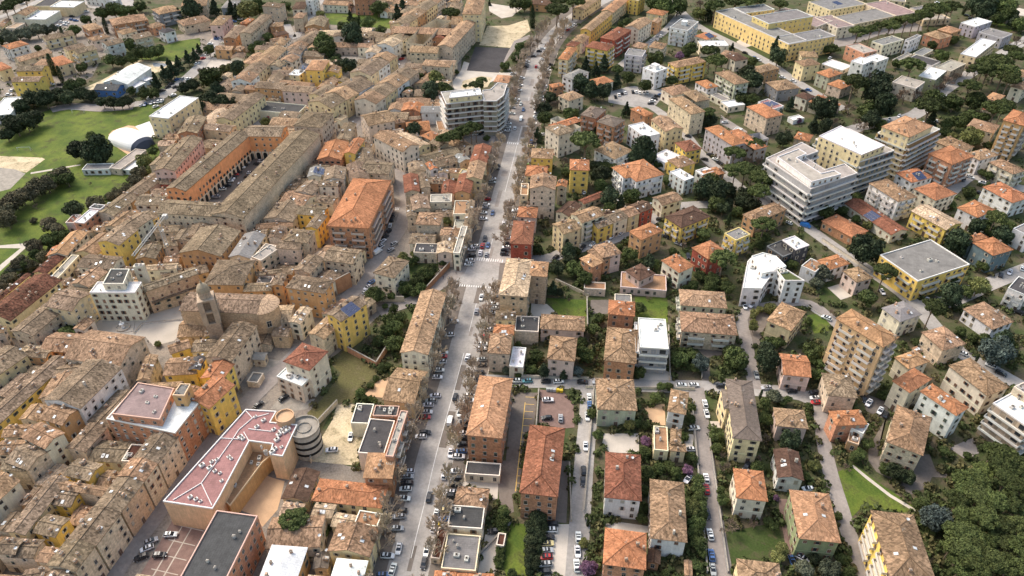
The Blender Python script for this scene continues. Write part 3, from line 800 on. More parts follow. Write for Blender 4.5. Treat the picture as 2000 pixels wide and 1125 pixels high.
P 21 fe w bBW 1480 418 1920 718 2375 562 2250 470 2060 528 1850 400 1995 350 1830 262 | long white terraced apartment block with broad balcony bands on the right
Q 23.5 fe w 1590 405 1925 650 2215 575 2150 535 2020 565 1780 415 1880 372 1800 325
B 1730 227 1890 252 1962 190 6 ho e
B 1150 152 1210 172 1252 130 3 fw w
B 1700 18 1750 52 1852 25 3 fw w
T 2 5
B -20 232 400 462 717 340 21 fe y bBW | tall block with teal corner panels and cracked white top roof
Q 25 fw y 0 200 415 385 645 292 210 100
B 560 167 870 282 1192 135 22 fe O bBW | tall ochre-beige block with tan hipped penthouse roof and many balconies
A 592 108 875 212 1130 105 26 hO y
B 1115 252 1370 357 1532 310 8 ht e
B 1080 377 1305 492 1502 395 15 ho M b
B 1430 107 1695 174 1777 98 9 ht c
B 1790 47 2010 107 2110 0 22 ho O b
B 1570 447 1752 388 1620 318 9 ht w
B 1660 462 1900 582 2015 538 9 ht c b
B 745 564 905 662 1114 605 10 ho w s
B 928 717 1140 837 1342 765 9 ho c
B 485 662 775 847 957 795 12 ht w b
B 265 864 705 1182 852 1120 5 gr c s | long low building covered with two rows of solar panels
B 20 1032 330 1202 482 1130 5 ho k
B 880 932 1235 1117 1422 1060 9 gp Y b
B 1345 902 1550 1002 1722 920 9 ho w
B 1600 702 1890 862 2062 800 9 ho w
T 3 1
B 650 237 872 15 692 20 9 gO c
B 460 245 600 250 640 160 8 go e
B 450 427 650 247 515 235 8 gR y
B 100 914 557 498 335 410 10 gR y | long yellow hall with rust-stained dark red roof at the left edge
B -60 720 330 420 250 430 8 gR y
B 560 492 745 252 690 225 9 fe y
B 1165 167 1320 0 1135 -60 14 gT Y
B 1320 0 1480 -120 1330 -175 13 gT c
B 745 357 1090 382 1207 255 11 gT c
B 690 522 870 562 1062 400 10 gt e
B 700 797 892 615 640 560 13 gT y
B 320 1052 622 760 440 690 10 gT e
B 885 602 1320 612 1375 508 15 fw c | white palace with four rows of small windows facing the piazza
Q 18 fs c 1000 520 1205 520 1265 375 1080 375
Q 19 fs c 1295 355 1395 350 1412 322 1320 325
B 1410 394 1722 377 1745 318 12 gp c
B 1570 442 1782 382 1770 330 10 gp c
B 1415 602 1947 422 1905 360 12 gT a
A 1480 702 1982 562 1955 505 6 sT a
B 1350 272 1535 292 1562 160 9 gT o
B 1725 227 2150 252 2370 0 12 gT o
B 1170 1332 1418 1042 890 965 12 gt e
B 1600 182 1740 152 1722 60 9 gT e
B 1700 92 1850 112 1900 0 9 gT e
B 1820 62 2000 62 2050 -60 10 gT e
B 1500 22 1750 12 1762 -50 9 gT e
B -100 1010 40 1000 60 940 9 gt e
B 620 620 850 640 900 560 9 gT y
T 3 2
B 215 267 440 272 610 38 11 gg c
B 450 282 555 307 692 148 11 fe e
B 545 312 700 176 640 120 12 fe e
B 700 172 930 192 960 108 13 gT e
B 1035 452 1130 288 1000 215 12 gT e
B 760 102 1000 122 1085 0 14 hT e
B 620 72 755 82 800 -30 13 gT e
B 1130 297 1440 322 1562 185 12 gT e c
B 770 562 1160 614 1272 485 14 hT O c | ochre-orange convent wing with a hipped brown roof and white-framed windows
B 395 587 665 602 650 518 12 hT O
B 10 517 385 547 470 300 14 hT O
B 500 442 750 412 750 370 10 gT e
B 655 537 765 542 800 430 13 gT O
B 505 507 640 517 672 455 9 fs e
B 810 897 935 922 1057 765 9 gp c
B 1330 897 1592 710 1440 635 16 gT Y s | tall pale yellow house with solar panels above the lower garden
B 1165 1074 1335 897 1182 835 10 gt e
B 1655 412 1855 477 1987 300 10 hT c
B 270 1302 490 945 260 880 13 gT e
B 0 1037 90 1042 100 960 7 gT Y
B 510 1112 640 1127 672 1030 4 gT e
T 4 1
B -100 372 240 95 70 -30 10 gT y
B 235 102 450 132 500 50 9 gT o
B -150 930 645 150 520 70 10 gT Y
R 785 642 1168 225 850 120 13 1 gT w
B 605 792 770 620 560 540 12 gt O
B 440 1012 640 852 400 740 13 gt c
B 340 532 640 502 830 260 10 gt e
B 380 742 560 722 650 590 11 gt e
B 180 722 360 742 480 590 10 gt e
B 0 902 250 882 330 760 10 gt e
B -60 1062 200 1062 270 920 10 gt e
B 530 312 760 292 800 170 10 gT e
B 1230 402 1400 292 1640 40 9 gt e
B 830 1052 1050 792 870 740 9 gT e
B 1000 725 1700 832 1997 522 15 fw k W | large brick block with white roof terrace on the old town street
Q 18 fP M 1090 665 1560 722 1700 415 1345 358
Q 20 fg O 1680 482 1800 487 1862 372 1760 368
B 1640 268 1950 302 1930 130 9 gt Y
B 1670 82 1880 22 1830 -60 8 gt Y
B 1840 237 1960 242 2010 110 10 gs Y
B 1180 1125 1310 1130 1410 965 8 fR e
T 4 2
B 165 367 272 185 85 130 12 go Y
B 40 622 300 382 80 300 14 go Y | bright yellow house with orange roof and an archway at street level
B 765 154 1022 250 1205 57 14 hr c c | cream villa with reddish hipped roof beside the wide roof terrace
A 690 300 945 387 1042 305 9 fw c
B 470 132 590 152 607 75 4 ge e
B 400 352 510 357 582 265 3 fg e
B 1500 1042 1752 1072 1852 735 9 fs c x | dark ribbed-roof warehouse beside the sandy yard
A 1425 752 1600 762 1652 570 7 fs c x
B 1640 682 1880 692 1900 590 10 fs k
B 1555 1285 1842 1308 1865 1080 10 sO k
B 1765 1077 1842 1087 1982 640 13 fe M b
B 1760 517 2062 597 2152 265 8 Gt y
T 5 1
R 440 1480 745 1122 520 1050 12 2 gtT ee
R 740 1127 1712 -225 1490 -310 13 5 gTTTtT eeaee
B 480 402 700 482 782 290 9 gT Y
B 640 132 870 217 987 40 10 gT Y
B 430 272 1000 332 1100 250 10 gt e
B 250 772 620 202 490 110 10 gT y
B 310 702 540 752 692 560 9 gT Y
B -60 902 150 922 250 760 10 gT e
B 150 922 340 982 400 790 9 gT e
B 340 982 560 1012 662 860 10 gt e
B 200 1202 560 1152 600 1010 9 gT e
B 590 1082 740 1122 822 940 9 gT e
B -200 562 202 190 -50 100 12 gt c
B 270 112 480 -100 270 -200 11 gT e
B 0 82 250 112 350 -40 10 gT e
P 12 fS q Wx 1590 395 2075 468 2140 360 2435 -195 2660 -165 2630 -65 2760 -45 2905 -355 2640 -380 2700 -485 2400 -505 | long school with pinkish-red sheet roof and white ridge lines
P 7 fO O x 2165 365 2245 440 2560 20 2650 -60 2640 -150 2450 -170 | lower orange terrace range along the inner side of the pinkish-red school roof
T 5 2
B 100 1402 502 545 112 472 14 fs M
B 460 1332 832 1372 1002 850 9 hw O
B 1180 1302 1500 1342 1592 978 9 hw Y
B 738 374 1003 402 1132 105 6 gb y
B 1030 392 1722 462 1802 240 6 ho y
B 1195 882 1612 947 1702 665 9 Gt y
B 1470 602 1690 652 1722 520 7 fO c
B 1060 1052 1215 1062 1222 900 5 gG e
T 4 3
B -100 1197 180 1217 365 610 12 gt c
T 3 3
B -100 1197 180 1217 365 610 12 gt c c | long cream row house with tan roof on the avenue's left side, near middle
T 4 3
B 547 872 905 907 1012 320 14 hO k c | large brick villa with pale orange hipped roof standing beside the wide avenue
B 755 74 978 82 1010 -115 10 ht e
A 975 197 1110 212 1137 20 6 fw c
B 1340 130 1615 157 1640 -75 10 ht p
B 1885 147 2205 172 2240 -160 10 ht k
T 4 4
B -160 617 235 642 182 335 9 ht n
B 505 642 690 667 740 450 9 ht w
B 540 957 650 972 657 820 7 ht c
B 385 1017 525 1027 520 792 6 fO y
B 540 1032 705 1037 700 960 6 ht y
B 1155 907 1440 932 1350 345 12 hG y c | long grey-brown hipped roof house tilted beside the lane crossing
A 1070 637 1210 600 1190 410 11 hG y
B 1640 287 1917 307 1880 95 8 Go p
B 1580 787 1890 810 1857 628 8 ht p
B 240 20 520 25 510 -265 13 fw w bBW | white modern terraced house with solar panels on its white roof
T 5 3
B 1070 312 1450 357 1520 -318 13 hr k c | big brick apartment house with dark reddish-brown hipped roof beside the marked car park
B 545 122 885 152 890 30 4 fs c
B 425 422 745 462 787 280 7 ht e
B 365 642 705 662 737 450 7 fs c
B 300 1052 640 1072 700 730 6 fg y
B 210 942 300 962 370 660 3 fR e
B 230 1252 450 1262 457 1075 5 go c
B 450 1272 820 1292 822 1105 5 go c
B 850 822 915 832 937 710 3 fR e
T 5 4
B -120 1012 305 1062 320 700 9 ho M
B -105 362 262 392 262 -60 10 hr w
B 350 757 712 797 682 210 9 ht w
B 1190 367 1498 397 1457 100 10 ho c
B 1800 760 2215 805 2095 320 10 hO g
B 1215 1252 1650 1292 1617 995 8 ht y
B 318 987 450 1017 457 880 4 gb k
B 685 1122 760 1132 757 975 3 gt e
B 1590 167 1850 192 1805 -90 7 gb w
T 3 4
B 745 167 915 277 1110 205 11 ho r
B 1040 20 1185 77 1367 40 10 fg Y b
B 1490 152 1650 257 1892 155 7 fs d
Q 10 fw d 1640 92 1775 187 1905 142 1760 50
B 450 292 635 412 792 345 10 ho c
B 100 392 245 492 405 420 8 hb p
A 65 547 515 592 500 440 4 fO p
B -300 200 -110 290 80 225 9 ht k
B 640 732 1100 760 1080 600 8 ht n b
B 650 987 1200 1022 1172 820 9 ht e b
B 1475 877 1725 977 1882 795 10 ht y c
P 10 fw w W 1255 560 1440 565 1530 440 1440 380 1340 260 1300 300 | white modern house with curved terrace wall beside the driveway
P 12 fw w W 1340 250 1450 215 1580 250 1680 350 1550 395 1440 420 | round white drum with pergola and solar roof on the modern white villa
P 12 fn w W 1510 405 1590 397 1665 490 1862 490 1690 385 1600 350 | white angular house with planted green roof
B -60 812 205 842 200 700 10 ho k
B 0 690 165 695 170 625 4 fg e
T 3 3
B 1655 272 1785 360 1897 310 10 hO k
B 1890 267 2080 222 1962 110 10 ht p
B 1270 962 1712 987 1717 840 7 ht p
B 1030 977 1262 992 1265 845 7 fs e x
B 830 872 1035 877 1042 785 10 hT y
B 815 1007 1020 1022 1027 925 10 ho y
B 860 632 1147 647 1220 285 15 hp a c | big dilapidated brick palace with patched tan roof at the avenue crossing
A 1150 442 1340 457 1365 310 15 hO a
B 1705 562 1915 577 1912 510 4 fO e
B 40 212 265 222 282 130 6 fs e
B 270 222 430 227 422 120 8 gp p
B 425 217 490 222 565 -40 10 fe c
T 3 5
B 590 237 965 492 1477 332 11 fg Y bW | large yellow block with grey flat roof framed by a broad white parapet
B 1490 117 1700 245 1910 188 10 ho T
A 1440 62 1500 112 1645 70 10 ho T
B -30 292 100 387 308 325 7 ho w
B -180 342 -40 402 60 330 7 fO w
B 240 397 370 517 514 460 8 ht p
B 610 757 790 897 1007 820 9 hg c
B 1405 767 1695 972 1902 890 6 ht w
B 125 852 620 1122 822 1045 26 hO q b | very tall beige tower block with stepped orange roofs on the right
B 985 990 1210 1167 1450 1110 9 ht e
B 1850 562 2030 642 2120 520 9 fs w b
B 1900 -20 2060 62 2180 0 9 fg w
T 4 5
B 730 112 875 230 1085 155 9 hO c
B 900 22 960 72 1017 55 7 hO c
B 705 342 885 457 1110 330 12 ho c
B 940 437 1330 657 1507 612 13 ho w
B 1250 192 1640 487 1872 410 11 ht c c
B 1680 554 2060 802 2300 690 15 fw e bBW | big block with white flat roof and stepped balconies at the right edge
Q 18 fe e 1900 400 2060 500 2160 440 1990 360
B 650 942 1010 1072 1107 700 10 ht e
B 90 487 385 517 300 290 9 hT e
B 150 802 440 752 405 605 9 ho M
B 310 802 430 862 487 765 7 fw w
B 270 932 380 962 412 870 5 fO o
T 5 5
B 690 1152 1150 1202 925 525 15 ht Y bW | large yellow apartment house with broad tan hipped roof beside the pine wood
"""
# fix-ups for the accidental duplicate of the row house line
BLD = BLD.replace("T 4 3\nB -100 1197 180 1217 365 610 12 gt c\nT 3 3", "T 3 3")
TREES = """
T 1 1
p 120 50 70 250 10 50 50 90 60
b 840 190 45 1000 120 60 1110 90 70 1200 110 60 1280 100 50 1370 60 50 370 470 30 0 380 50 800 660 45 720 290 50 1280 430 60 1450 520 50 1530 490 60 1370 510 60 1280 560 60 1170 590 60 1080 580 60 700 830 70 780 800 50 1280 880 40 1400 900 60 1500 910 50
c 1870 80 90 1750 150 50 1600 720 60 1680 680 60 1520 800 60 1650 640 50 1740 620 50 1830 560 50 1900 540 50 1940 480 40
o 180 330 50 260 320 60 350 290 60 440 290 50 520 270 40 60 340 60 100 370 50
y 615 350 35 1030 260 40 510 650 55 590 740 45
k 300 950 90 200 1040 80 430 950 90 560 920 80 660 950 80 800 910 80 890 930 60 400 870 60 1000 990 60 1090 990 70 1180 1000 60 1240 980 60 1790 850 70 1880 820 70 1920 1050 80 1850 1080 60 1980 980 60
n 1950 700 60
T 1 2
c 90 70 60 260 90 55 310 110 50 320 660 70 120 880 70 1440 350 100 1420 160 40 1880 130 60 1930 60 50 1410 650 70
l 420 90 90 210 670 50 1130 140 40
b 520 50 80 790 60 50 620 370 50 540 450 60 480 470 50 60 750 100 40 480 50 1160 400 100 1180 480 90 1060 520 50 1480 210 50 1350 260 50 1720 300 50 1750 70 50 1600 220 60 1690 70 70 1260 600 50 1080 770 60 1640 390 30 1980 900 60
k 60 950 90 140 1000 90 250 1000 60 1320 630 60 1290 560 50
y 1510 200 25
n 1250 40 50 1320 50 50 1430 50 50 1180 50 50
T 1 3
p 400 140 70 1440 110 90 1460 20 70 1600 30 80 650 850 60 700 800 50
y 1200 180 50 190 680 35
b 1080 460 50 1060 560 60 930 640 40 90 760 60 300 860 70 360 890 60 460 700 25 1120 30 60 1040 40 60 1580 1110 60 545 840 20 1350 925 40
l 250 760 80
n 1180 440 70 1250 400 60 1450 1000 70 1390 1010 60
c 200 890 90 1900 620 60 1820 680 50 1720 630 50 1680 810 80 1780 870 80 1900 880 70 1740 720 40 780 30 20
k 1380 960 60 1310 1050 70
T 1 4
c 120 150 30 920 120 60 1150 465 35 1580 450 60 1600 550 80 1720 1020 50 120 1070 50 1980 1010 70 20 790 60
b 120 210 40 60 230 30 400 30 80 500 60 90 620 60 80 740 470 60 700 520 40 400 570 70 130 750 60 30 670 50 1130 930 40 1340 600 50 560 780 50 300 830 60 1600 1075 35 1250 960 60 1350 960 60
p 980 80 80 1180 30 80 1300 20 80 1400 20 60 1620 50 60 940 520 80 1000 610 80 920 1110 60
n 850 30 80
l 830 130 60
k 1330 770 120 1300 700 80
m 640 540 40
T 1 5
p 380 330 75 505 300 55 600 270 60 690 260 70 760 220 60 850 210 70 930 190 60 1010 160 70 1110 110 75 1190 100 75 1260 90 75 1310 70 60 900 650 90 340 830 110 1880 500 70 1920 560 70 1620 620 70 1750 620 100 1650 700 110 1530 700 70 1800 720 110 1850 790 80 1470 850 80 1080 1060 110 1720 1080 100 1800 1040 80
c 1540 30 90 1620 100 80 1700 40 90 1910 200 60 600 800 90 560 900 110 640 1020 110 60 1050 100
b 1800 60 90 1850 130 70 1760 180 60 1960 240 60 480 1060 90 1110 960 80 1320 1000 80 1200 1000 60 1520 980 80 1310 390 40 1100 440 40 760 620 40 1200 540 60 70 480 40 130 470 50
n 300 1040 80 850 900 100 950 900 80 1250 780 90 1350 730 80 1180 850 90 1580 600 80 1680 560 80 1950 380 90 1400 960 60 770 960 80 1470 660 70
y 1420 90 30
T 2 1
c 960 330 120 870 350 90
k 790 330 110 60 180 80 150 100 100 250 60 90 330 20 80 710 920 90 100 60 80
l 1410 450 70 1430 540 50
b 1500 350 40 500 640 70 650 620 60 540 580 60 40 930 60 1340 700 30 1280 760 40 1180 800 40 1050 800 40 900 200 50
n 620 600 70 330 680 60 260 740 60 180 800 70 90 840 70 100 1040 60 480 1050 60 930 870 60 340 870 40 880 660 25
w 600 570 75 520 620 80 450 660 80 370 700 80 290 750 80 210 790 80 140 830 80 80 870 85 20 930 90 60 1010 80 1330 640 70 1360 560 60 1250 720 60 1130 780 60 930 860 70 480 1070 70 560 1110 60 330 1030 30
T 3 1
w 330 150 70 420 260 60 300 330 60 200 300 60 150 330 60 90 470 70 30 560 60
T 2 2
l 590 60 45
b 1870 60 50
T 2 3
c 40 150 70 60 230 40 1250 190 50 1960 800 80 1810 190 50
p 330 240 60 430 210 70 520 170 75 600 140 75 650 130 60 1720 270 110
b 450 260 60 170 310 50 280 300 60 755 225 30 1320 20 70 1580 30 60 1520 560 40 1860 680 60 1950 900 50 1620 810 25 1900 500 60 1960 500 50
k 1880 560 90 1830 600 60 1810 490 60
l 360 1020 50
n 1500 450 80
T 2 4
k 880 40 90 960 30 60 1350 870 70 1240 850 70 1100 860 60 1120 720 80 860 760 70 1060 900 70 1280 780 80
b 815 110 35 430 480 40 960 620 70 1000 870 80 170 790 80 1200 940 50 510 640 40
c 270 330 110 200 400 80 330 400 80 1660 230 70 900 700 110 1010 740 110 60 860 60 1950 90 60
p 1170 380 80 1370 300 80 1180 560 90 1280 540 90 1350 560 80 1420 620 90 1480 650 70 1420 760 90 1460 1080 90
n 1290 420 70 1400 430 80 1060 520 70
y 1120 1020 35 1830 990 25
m 1800 50 30
T 2 5
n 150 50 60 450 100 70 380 60 60
c 60 100 70 520 30 80 1100 40 60 1540 1090 80
b 600 90 50 1250 80 60 1350 70 60 1430 30 60 1500 20 70 1600 30 60 1240 160 50 1650 290 40 1600 560 40 1660 590 40 1460 750 55 1620 1060 60 60 950 70 230 930 50 370 1010 40 380 790 40 1300 870 40 1850 1100 60
l 1500 210 80 1310 210 40 470 1070 40
p 1720 1010 120
T 3 1
b 480 100 70 560 70 60 330 230 50 250 330 50 330 320 40 20 520 50 640 1010 80 700 940 50 640 30 40 60 440 50
n 400 170 60 560 960 40
o 100 400 50 180 360 50
l 1540 1110 30
T 3 2
b 1670 620 85 1820 640 35 1760 740 25 1850 760 40 1980 300 50 1800 870 60 1850 950 80 1900 850 60 1780 980 60 1700 1080 60 1850 1090 80 1960 560 60
k 1810 550 60
l 1930 250 50
n 1600 1050 80
T 3 3
c 1560 200 80 1540 170 60 1400 560 60
k 1450 370 70 1560 290 60 1460 600 50
b 1620 210 50 1620 380 80 1710 470 70 1240 180 45 50 280 40 150 420 70 220 370 60 80 480 60 100 560 60 40 600 50 320 310 40 1850 860 50 1790 960 60 1680 1080 50 1390 1030 40 1060 1110 30
l 40 230 30
n 1560 660 30
T 3 4
b 50 160 30 150 240 70 390 330 50 570 200 35 850 440 60 700 560 40 960 480 60 770 540 50 950 540 60 1100 560 60 870 40 60 1450 60 60 1400 130 40 1740 330 50 1900 880 40 1620 1080 60 1540 1100 60 250 750 60
m 240 200 40
c 340 300 70 550 480 45 850 350 50
p 1060 300 110
k 1010 240 80
l 1070 500 50 1520 760 60 1420 770 35 1370 800 35 1350 840 28 1360 890 30 1360 940 40
n 670 130 60 330 650 40
o 1960 430 70 1980 520 60
T 3 5
c 470 180 130 1360 110 110 1280 640 120 1800 60 90 1800 1080 110
p 640 420 130 1110 770 95
o 30 400 80 110 440 40
b 480 660 80 1440 600 60 1300 500 60 1700 20 60 1590 340 45 1610 360 40 740 680 40 1380 990 50 1500 1050 50 1620 1060 50 980 1100 50 820 40 40
l 1560 540 85 300 190 25
n 120 780 50 860 920 80
T 4 1
b 110 330 15 220 230 15
T 4 2
b 1730 210 45 1790 200 30 1620 390 35 1670 320 30 1520 460 45 1560 510 35 1620 520 30
n 350 440 40
T 4 3
c 1310 240 65 1500 260 55
s 1640 250 55
b 1240 100 60 1200 150 40 1190 240 40 1690 60 70 1750 110 60 1060 290 30 1780 660 50 1840 870 45 1790 600 30
y 1800 60 30
o 940 240 40
T 4 4
b 640 130 80 650 60 60 760 100 50 780 210 50 250 260 60 1180 130 100 1130 40 60 1240 170 60 460 400 40 530 400 40 400 510 50 220 760 40 300 780 50 300 1040 60 1000 870 60 750 720 45 760 600 40 1500 720 60 1690 520 40 1470 560 50 1900 600 40 1900 720 40 1940 50 80 1950 130 60 1940 280 50 680 890 40 760 1080 50 1000 1000 50 1640 560 40
s 850 170 70
c 1490 140 110 1480 40 80 1740 850 60 1720 930 100
l 150 770 50
m 310 930 50
y 1430 480 28
o 1570 490 70
n 1070 1070 60 1400 1080 60 1490 900 70
T 4 5
b 620 480 50 30 180 50 20 280 50 1450 1080 40 1220 1030 50 400 1060 50 350 1090 50 480 960 50
s 1750 60 130
y 1540 130 25
p 1780 1080 160 1700 1030 80
T 5 2
p 880 580 150
y 1140 480 50 1080 470 40
b 1050 750 70 1150 680 60 1200 640 50 1000 800 50 720 680 25
l 1040 900 40
n 1800 730 70
T 5 3
b 920 490 55 900 590 60 950 570 40 900 650 50 890 870 45 880 960 50 870 1020 40 1000 1100 40
k 1260 560 90 1200 640 80 1300 640 70 1180 780 70 1260 740 80 1180 900 80 1250 870 60 1200 1000 80 1170 1080 50
l 1705 800 50 1840 640 30
m 1750 1040 70
y 1740 610 30
T 5 4
b 330 110 70 430 80 60 550 60 60 600 110 50 820 180 50 810 280 60 830 370 70 840 440 60 850 540 60 800 620 80 780 720 70 830 800 70 860 900 40 270 560 50 300 460 40 300 300 40 1500 590 40 1560 640 40 1060 380 50 1040 290 40 1880 150 40 800 1020 60 1400 50 60 500 1100 40
m 720 90 45 1580 360 30
l 760 470 80 1640 860 60 1600 940 60 1960 50 50
n 1080 60 90 1130 600 120 1380 600 70
o 1860 1060 80
k 1950 950 60
T 5 5
p 1420 220 150 1530 200 150 1600 100 120 1780 60 150 1920 50 150 1820 200 140 1950 280 150 1350 400 140 1450 330 140 1560 350 140 1700 400 140 1860 420 150 1980 480 130 1400 540 130 1620 560 150 1350 700 150 1480 720 130 1780 640 150 1920 640 150 1650 760 140 1300 820 130 1400 880 160 1550 880 150 1850 850 150 1980 860 150 1380 1040 150 1520 1040 150 1700 980 150 1850 1050 160 1990 1080 150
k 740 110 90 850 150 80
b 660 80 60 1000 420 70 970 320 20 180 540 40 240 960 60 300 1090 60
s 1140 550 130
o 100 1060 90
n 260 60 60
"""
# cars: tile, then "x y heading colour"; headings a=along avenue q=across it h=across photo v=towards camera d=/ D=\\
CARS = """
T 5 2
1990 105 q w 1980 155 q s 1975 220 q b 1960 275 q w 1945 370 q w 1915 485 q b 1895 545 q s 1880 660 q s 1895 855 a w 1785 930 q w 1835 1060 a w 1740 1115 q B
T 4 3
250 490 q w 210 540 q s 180 580 q w 170 650 q w 150 700 q r 150 850 q b 110 890 q w 325 70 q w 320 105 q r 305 160 q w 290 240 q w 270 310 q w
700 30 q w 705 135 q s 705 185 q b 680 260 q b 655 325 a b 590 490 q w 585 535 q w 545 750 q b 530 800 q b 520 855 q w 530 905 q b 515 960 q b 500 1035 q B 480 1085 q w 400 1050 a w 490 655 a w 565 115 a w 445 500 a b 395 735 a V
1040 345 h w 1150 345 h T 1330 350 h b 1455 350 h w 1690 355 h b 1835 360 h s 1350 530 h w 1340 705 h b 1475 710 v s 1755 505 v w 1757 580 v B 1735 690 v w 1718 980 v w
T 3 3
435 885 q w 390 1020 q w 605 185 q w 605 245 q b 590 295 q w 575 330 q w 640 155 q w
960 70 q w 950 130 q b 945 165 q w 930 195 q b 925 230 q b 835 660 q b 825 720 q w 820 760 q w 805 805 q s 765 965 q w 750 1040 q r 720 1110 q w
735 80 a b 765 145 a B 712 150 a r 690 220 a w 750 235 a s 700 655 a w 653 790 a s 395 495 a b
1430 260 d b 1690 165 d b 1785 135 d w 1930 120 d w 1975 60 d w
T 2 3
810 620 q w 805 655 q s 850 490 q b 845 520 q b 745 870 q w 740 900 q s 720 950 q w 720 1010 q w 760 820 q r
1075 685 q w 1080 650 q w 1060 750 q s 1100 615 q w 1110 545 q s 1130 475 q g 1160 380 q b 1190 255 a B 1185 305 q y 1310 190 q w 1035 930 q w 1005 1010 q s 985 1085 q w 985 855 a w 925 1050 a w
1845 255 D w 1425 380 D r 1705 750 v w 1087 40 a V 1027 125 a w 810 955 a B 700 180 d b 750 172 d s 795 167 d b 845 165 d b 885 167 d w 665 180 d w 615 185 d w 965 80 q w 960 115 q w 960 150 q w 1235 10 q w 1235 35 q w
T 1 3
1370 630 q b 1355 655 q w 1350 685 q w 1340 715 q b 1330 750 q b 1310 835 q w 1295 885 q w 1290 915 q b 1285 945 q w 1280 975 q w 1245 1100 q w 1240 1060 q b 1210 550 q b 1265 500 q b 1295 475 q w 1145 600 q w 1140 625 q s 1135 650 q b 1095 760 q w 1080 800 q w 1075 830 q w 1068 880 q w 1045 970 q w 1040 1000 q w 1000 1050 q s 1000 1110 q w 1290 575 a w 1235 650 a r 1085 1015 a w 1110 1070 a B 1460 365 h w 1010 720 h s 1610 240 d w 1590 260 d w 1545 290 d r 370 5 d b 355 40 d b 325 70 d s 300 90 d w 262 148 d w 180 200 d b
T 1 2
1945 545 d b 1922 575 d r 1880 635 d w 1845 675 d w 1800 710 d b 1105 50 d s 1080 90 d b 345 185 h w 285 210 h B 55 425 h w 105 375 v B 130 375 v B 155 375 v w 95 465 d w 30 530 d w
T 1 4
10 945 v b 45 925 v w 75 910 v b 105 905 v w 180 897 v b 212 897 v w 247 905 v w 285 905 v w 320 905 v w 455 925 h B 415 940 h b 390 965 h b 370 985 h w 355 1010 h b 545 290 D b 455 350 d w 420 355 d s 358 400 d w 1275 515 D b 1370 565 D B 1408 585 D w 1745 790 D w 1640 755 D w 1850 890 D b 1895 880 D B
T 1 5
105 565 d w 1150 25 h w 1225 940 d w 1440 150 D b 1480 180 D b
T 1 1
1980 570 d r 1920 620 d w 1670 820 d b 1640 850 d b 1585 885 d b 1710 850 d b 1465 955 d w 1690 930 d w 1380 1025 v w 1418 1020 v B 1480 1005 v w 1515 995 v s 1548 990 v w 1580 985 v w 1520 1040 d w 1730 775 d B 1785 770 d s 1835 770 d w 505 825 h w 585 825 h b 120 885 h V 85 925 h w 600 215 h w 650 220 h w 700 190 h B 740 200 h B 700 160 h b 630 240 h w 570 250 h w 800 115 h w 840 110 h w 220 35 d w
T 2 2
405 465 h s 385 485 h b 360 510 h w 330 555 h b 295 580 h r 280 600 h b 260 620 h w 245 640 h w 220 685 h b 170 722 h w 110 795 h s 550 450 h w 510 475 h b 450 400 h w 445 565 h w 415 605 h b 360 665 h w 450 50 h b 475 40 h B 620 20 v r 740 20 v w 590 80 h w 1655 305 d b 1835 495 D b 1975 715 v b 1840 970 v b 1828 1015 v b 1810 1075 v w 20 345 d w 60 335 d b 130 265 h w
T 3 2
1790 10 d b 1765 60 d b 1738 105 d w 1715 160 d w 1690 210 d V 1847 130 d s 1815 190 d s 1630 505 d B 1590 558 d w 1570 600 d s 1190 155 h b
T 3 1
700 1035 d V 1045 830 h w
T 4 2
530 170 h w 770 510 d b 525 575 d b 1425 890 v w 1240 1020 h w
T 5 1
1665 722 h w 1475 785 i s 1435 855 i w 1380 940 i b 1560 920 h b
T 5 3
455 100 q w 460 170 q b 440 230 q b 400 305 q w 390 345 q b 375 440 q b 360 485 q y 340 570 q B 340 135 a w 192 355 a b 260 520 a w 240 645 a w 165 880 a w 140 1000 a b
1700 95 v b 1692 200 v b 1390 620 h b 1375 675 h w 1355 750 h b 1345 810 h y 1340 875 h s 1330 940 h r 1325 1010 h s 1320 1085 h b 1648 750 v w 1640 885 v w 1632 1025 v w 830 690 h b
T 4 4
655 385 h w 775 383 h w 1045 395 h b 885 570 v w 900 665 v w 775 805 h w 735 1015 h w 1385 285 v s 1487 412 h s 1735 445 h b 1955 460 h b 1960 510 h w 1970 555 h r
T 5 4
897 175 v w 900 280 v r 910 520 v b 935 720 v w 948 925 v B 960 1060 v s 720 175 d w 1295 50 d b 1835 950 D w 1735 975 v B 1890 275 h w
T 4 5
435 515 v b 485 560 d w 597 635 d w 650 675 d b 1675 195 D w 1775 270 D b 1400 75 D w
T 3 4
1273 740 v w 1345 728 d w 65 30 d w 500 58 D b 625 130 D s 720 250 v b
T 3 5
1985 370 d w 1860 408 d w 1775 435 d b 1130 665 d b 1050 685 d w 615 600 v w 1950 800 D b 70 855 D w 1380 560 h B
T 2 4
1080 70 h w 880 430 D b 930 385 D b 985 430 D w 1025 465 D b 720 205 D b 1745 1000 D w 1685 965 D s 1700 1050 D w 1865 1080 D L 445 1015 h b 65 830 h w
T 2 5
1475 603 D w 1595 660 D w 1410 630 d b 805 990 d b 1550 755 D b 685 40 d w 780 8 d w 1130 60 h w 1250 70 h w
"""
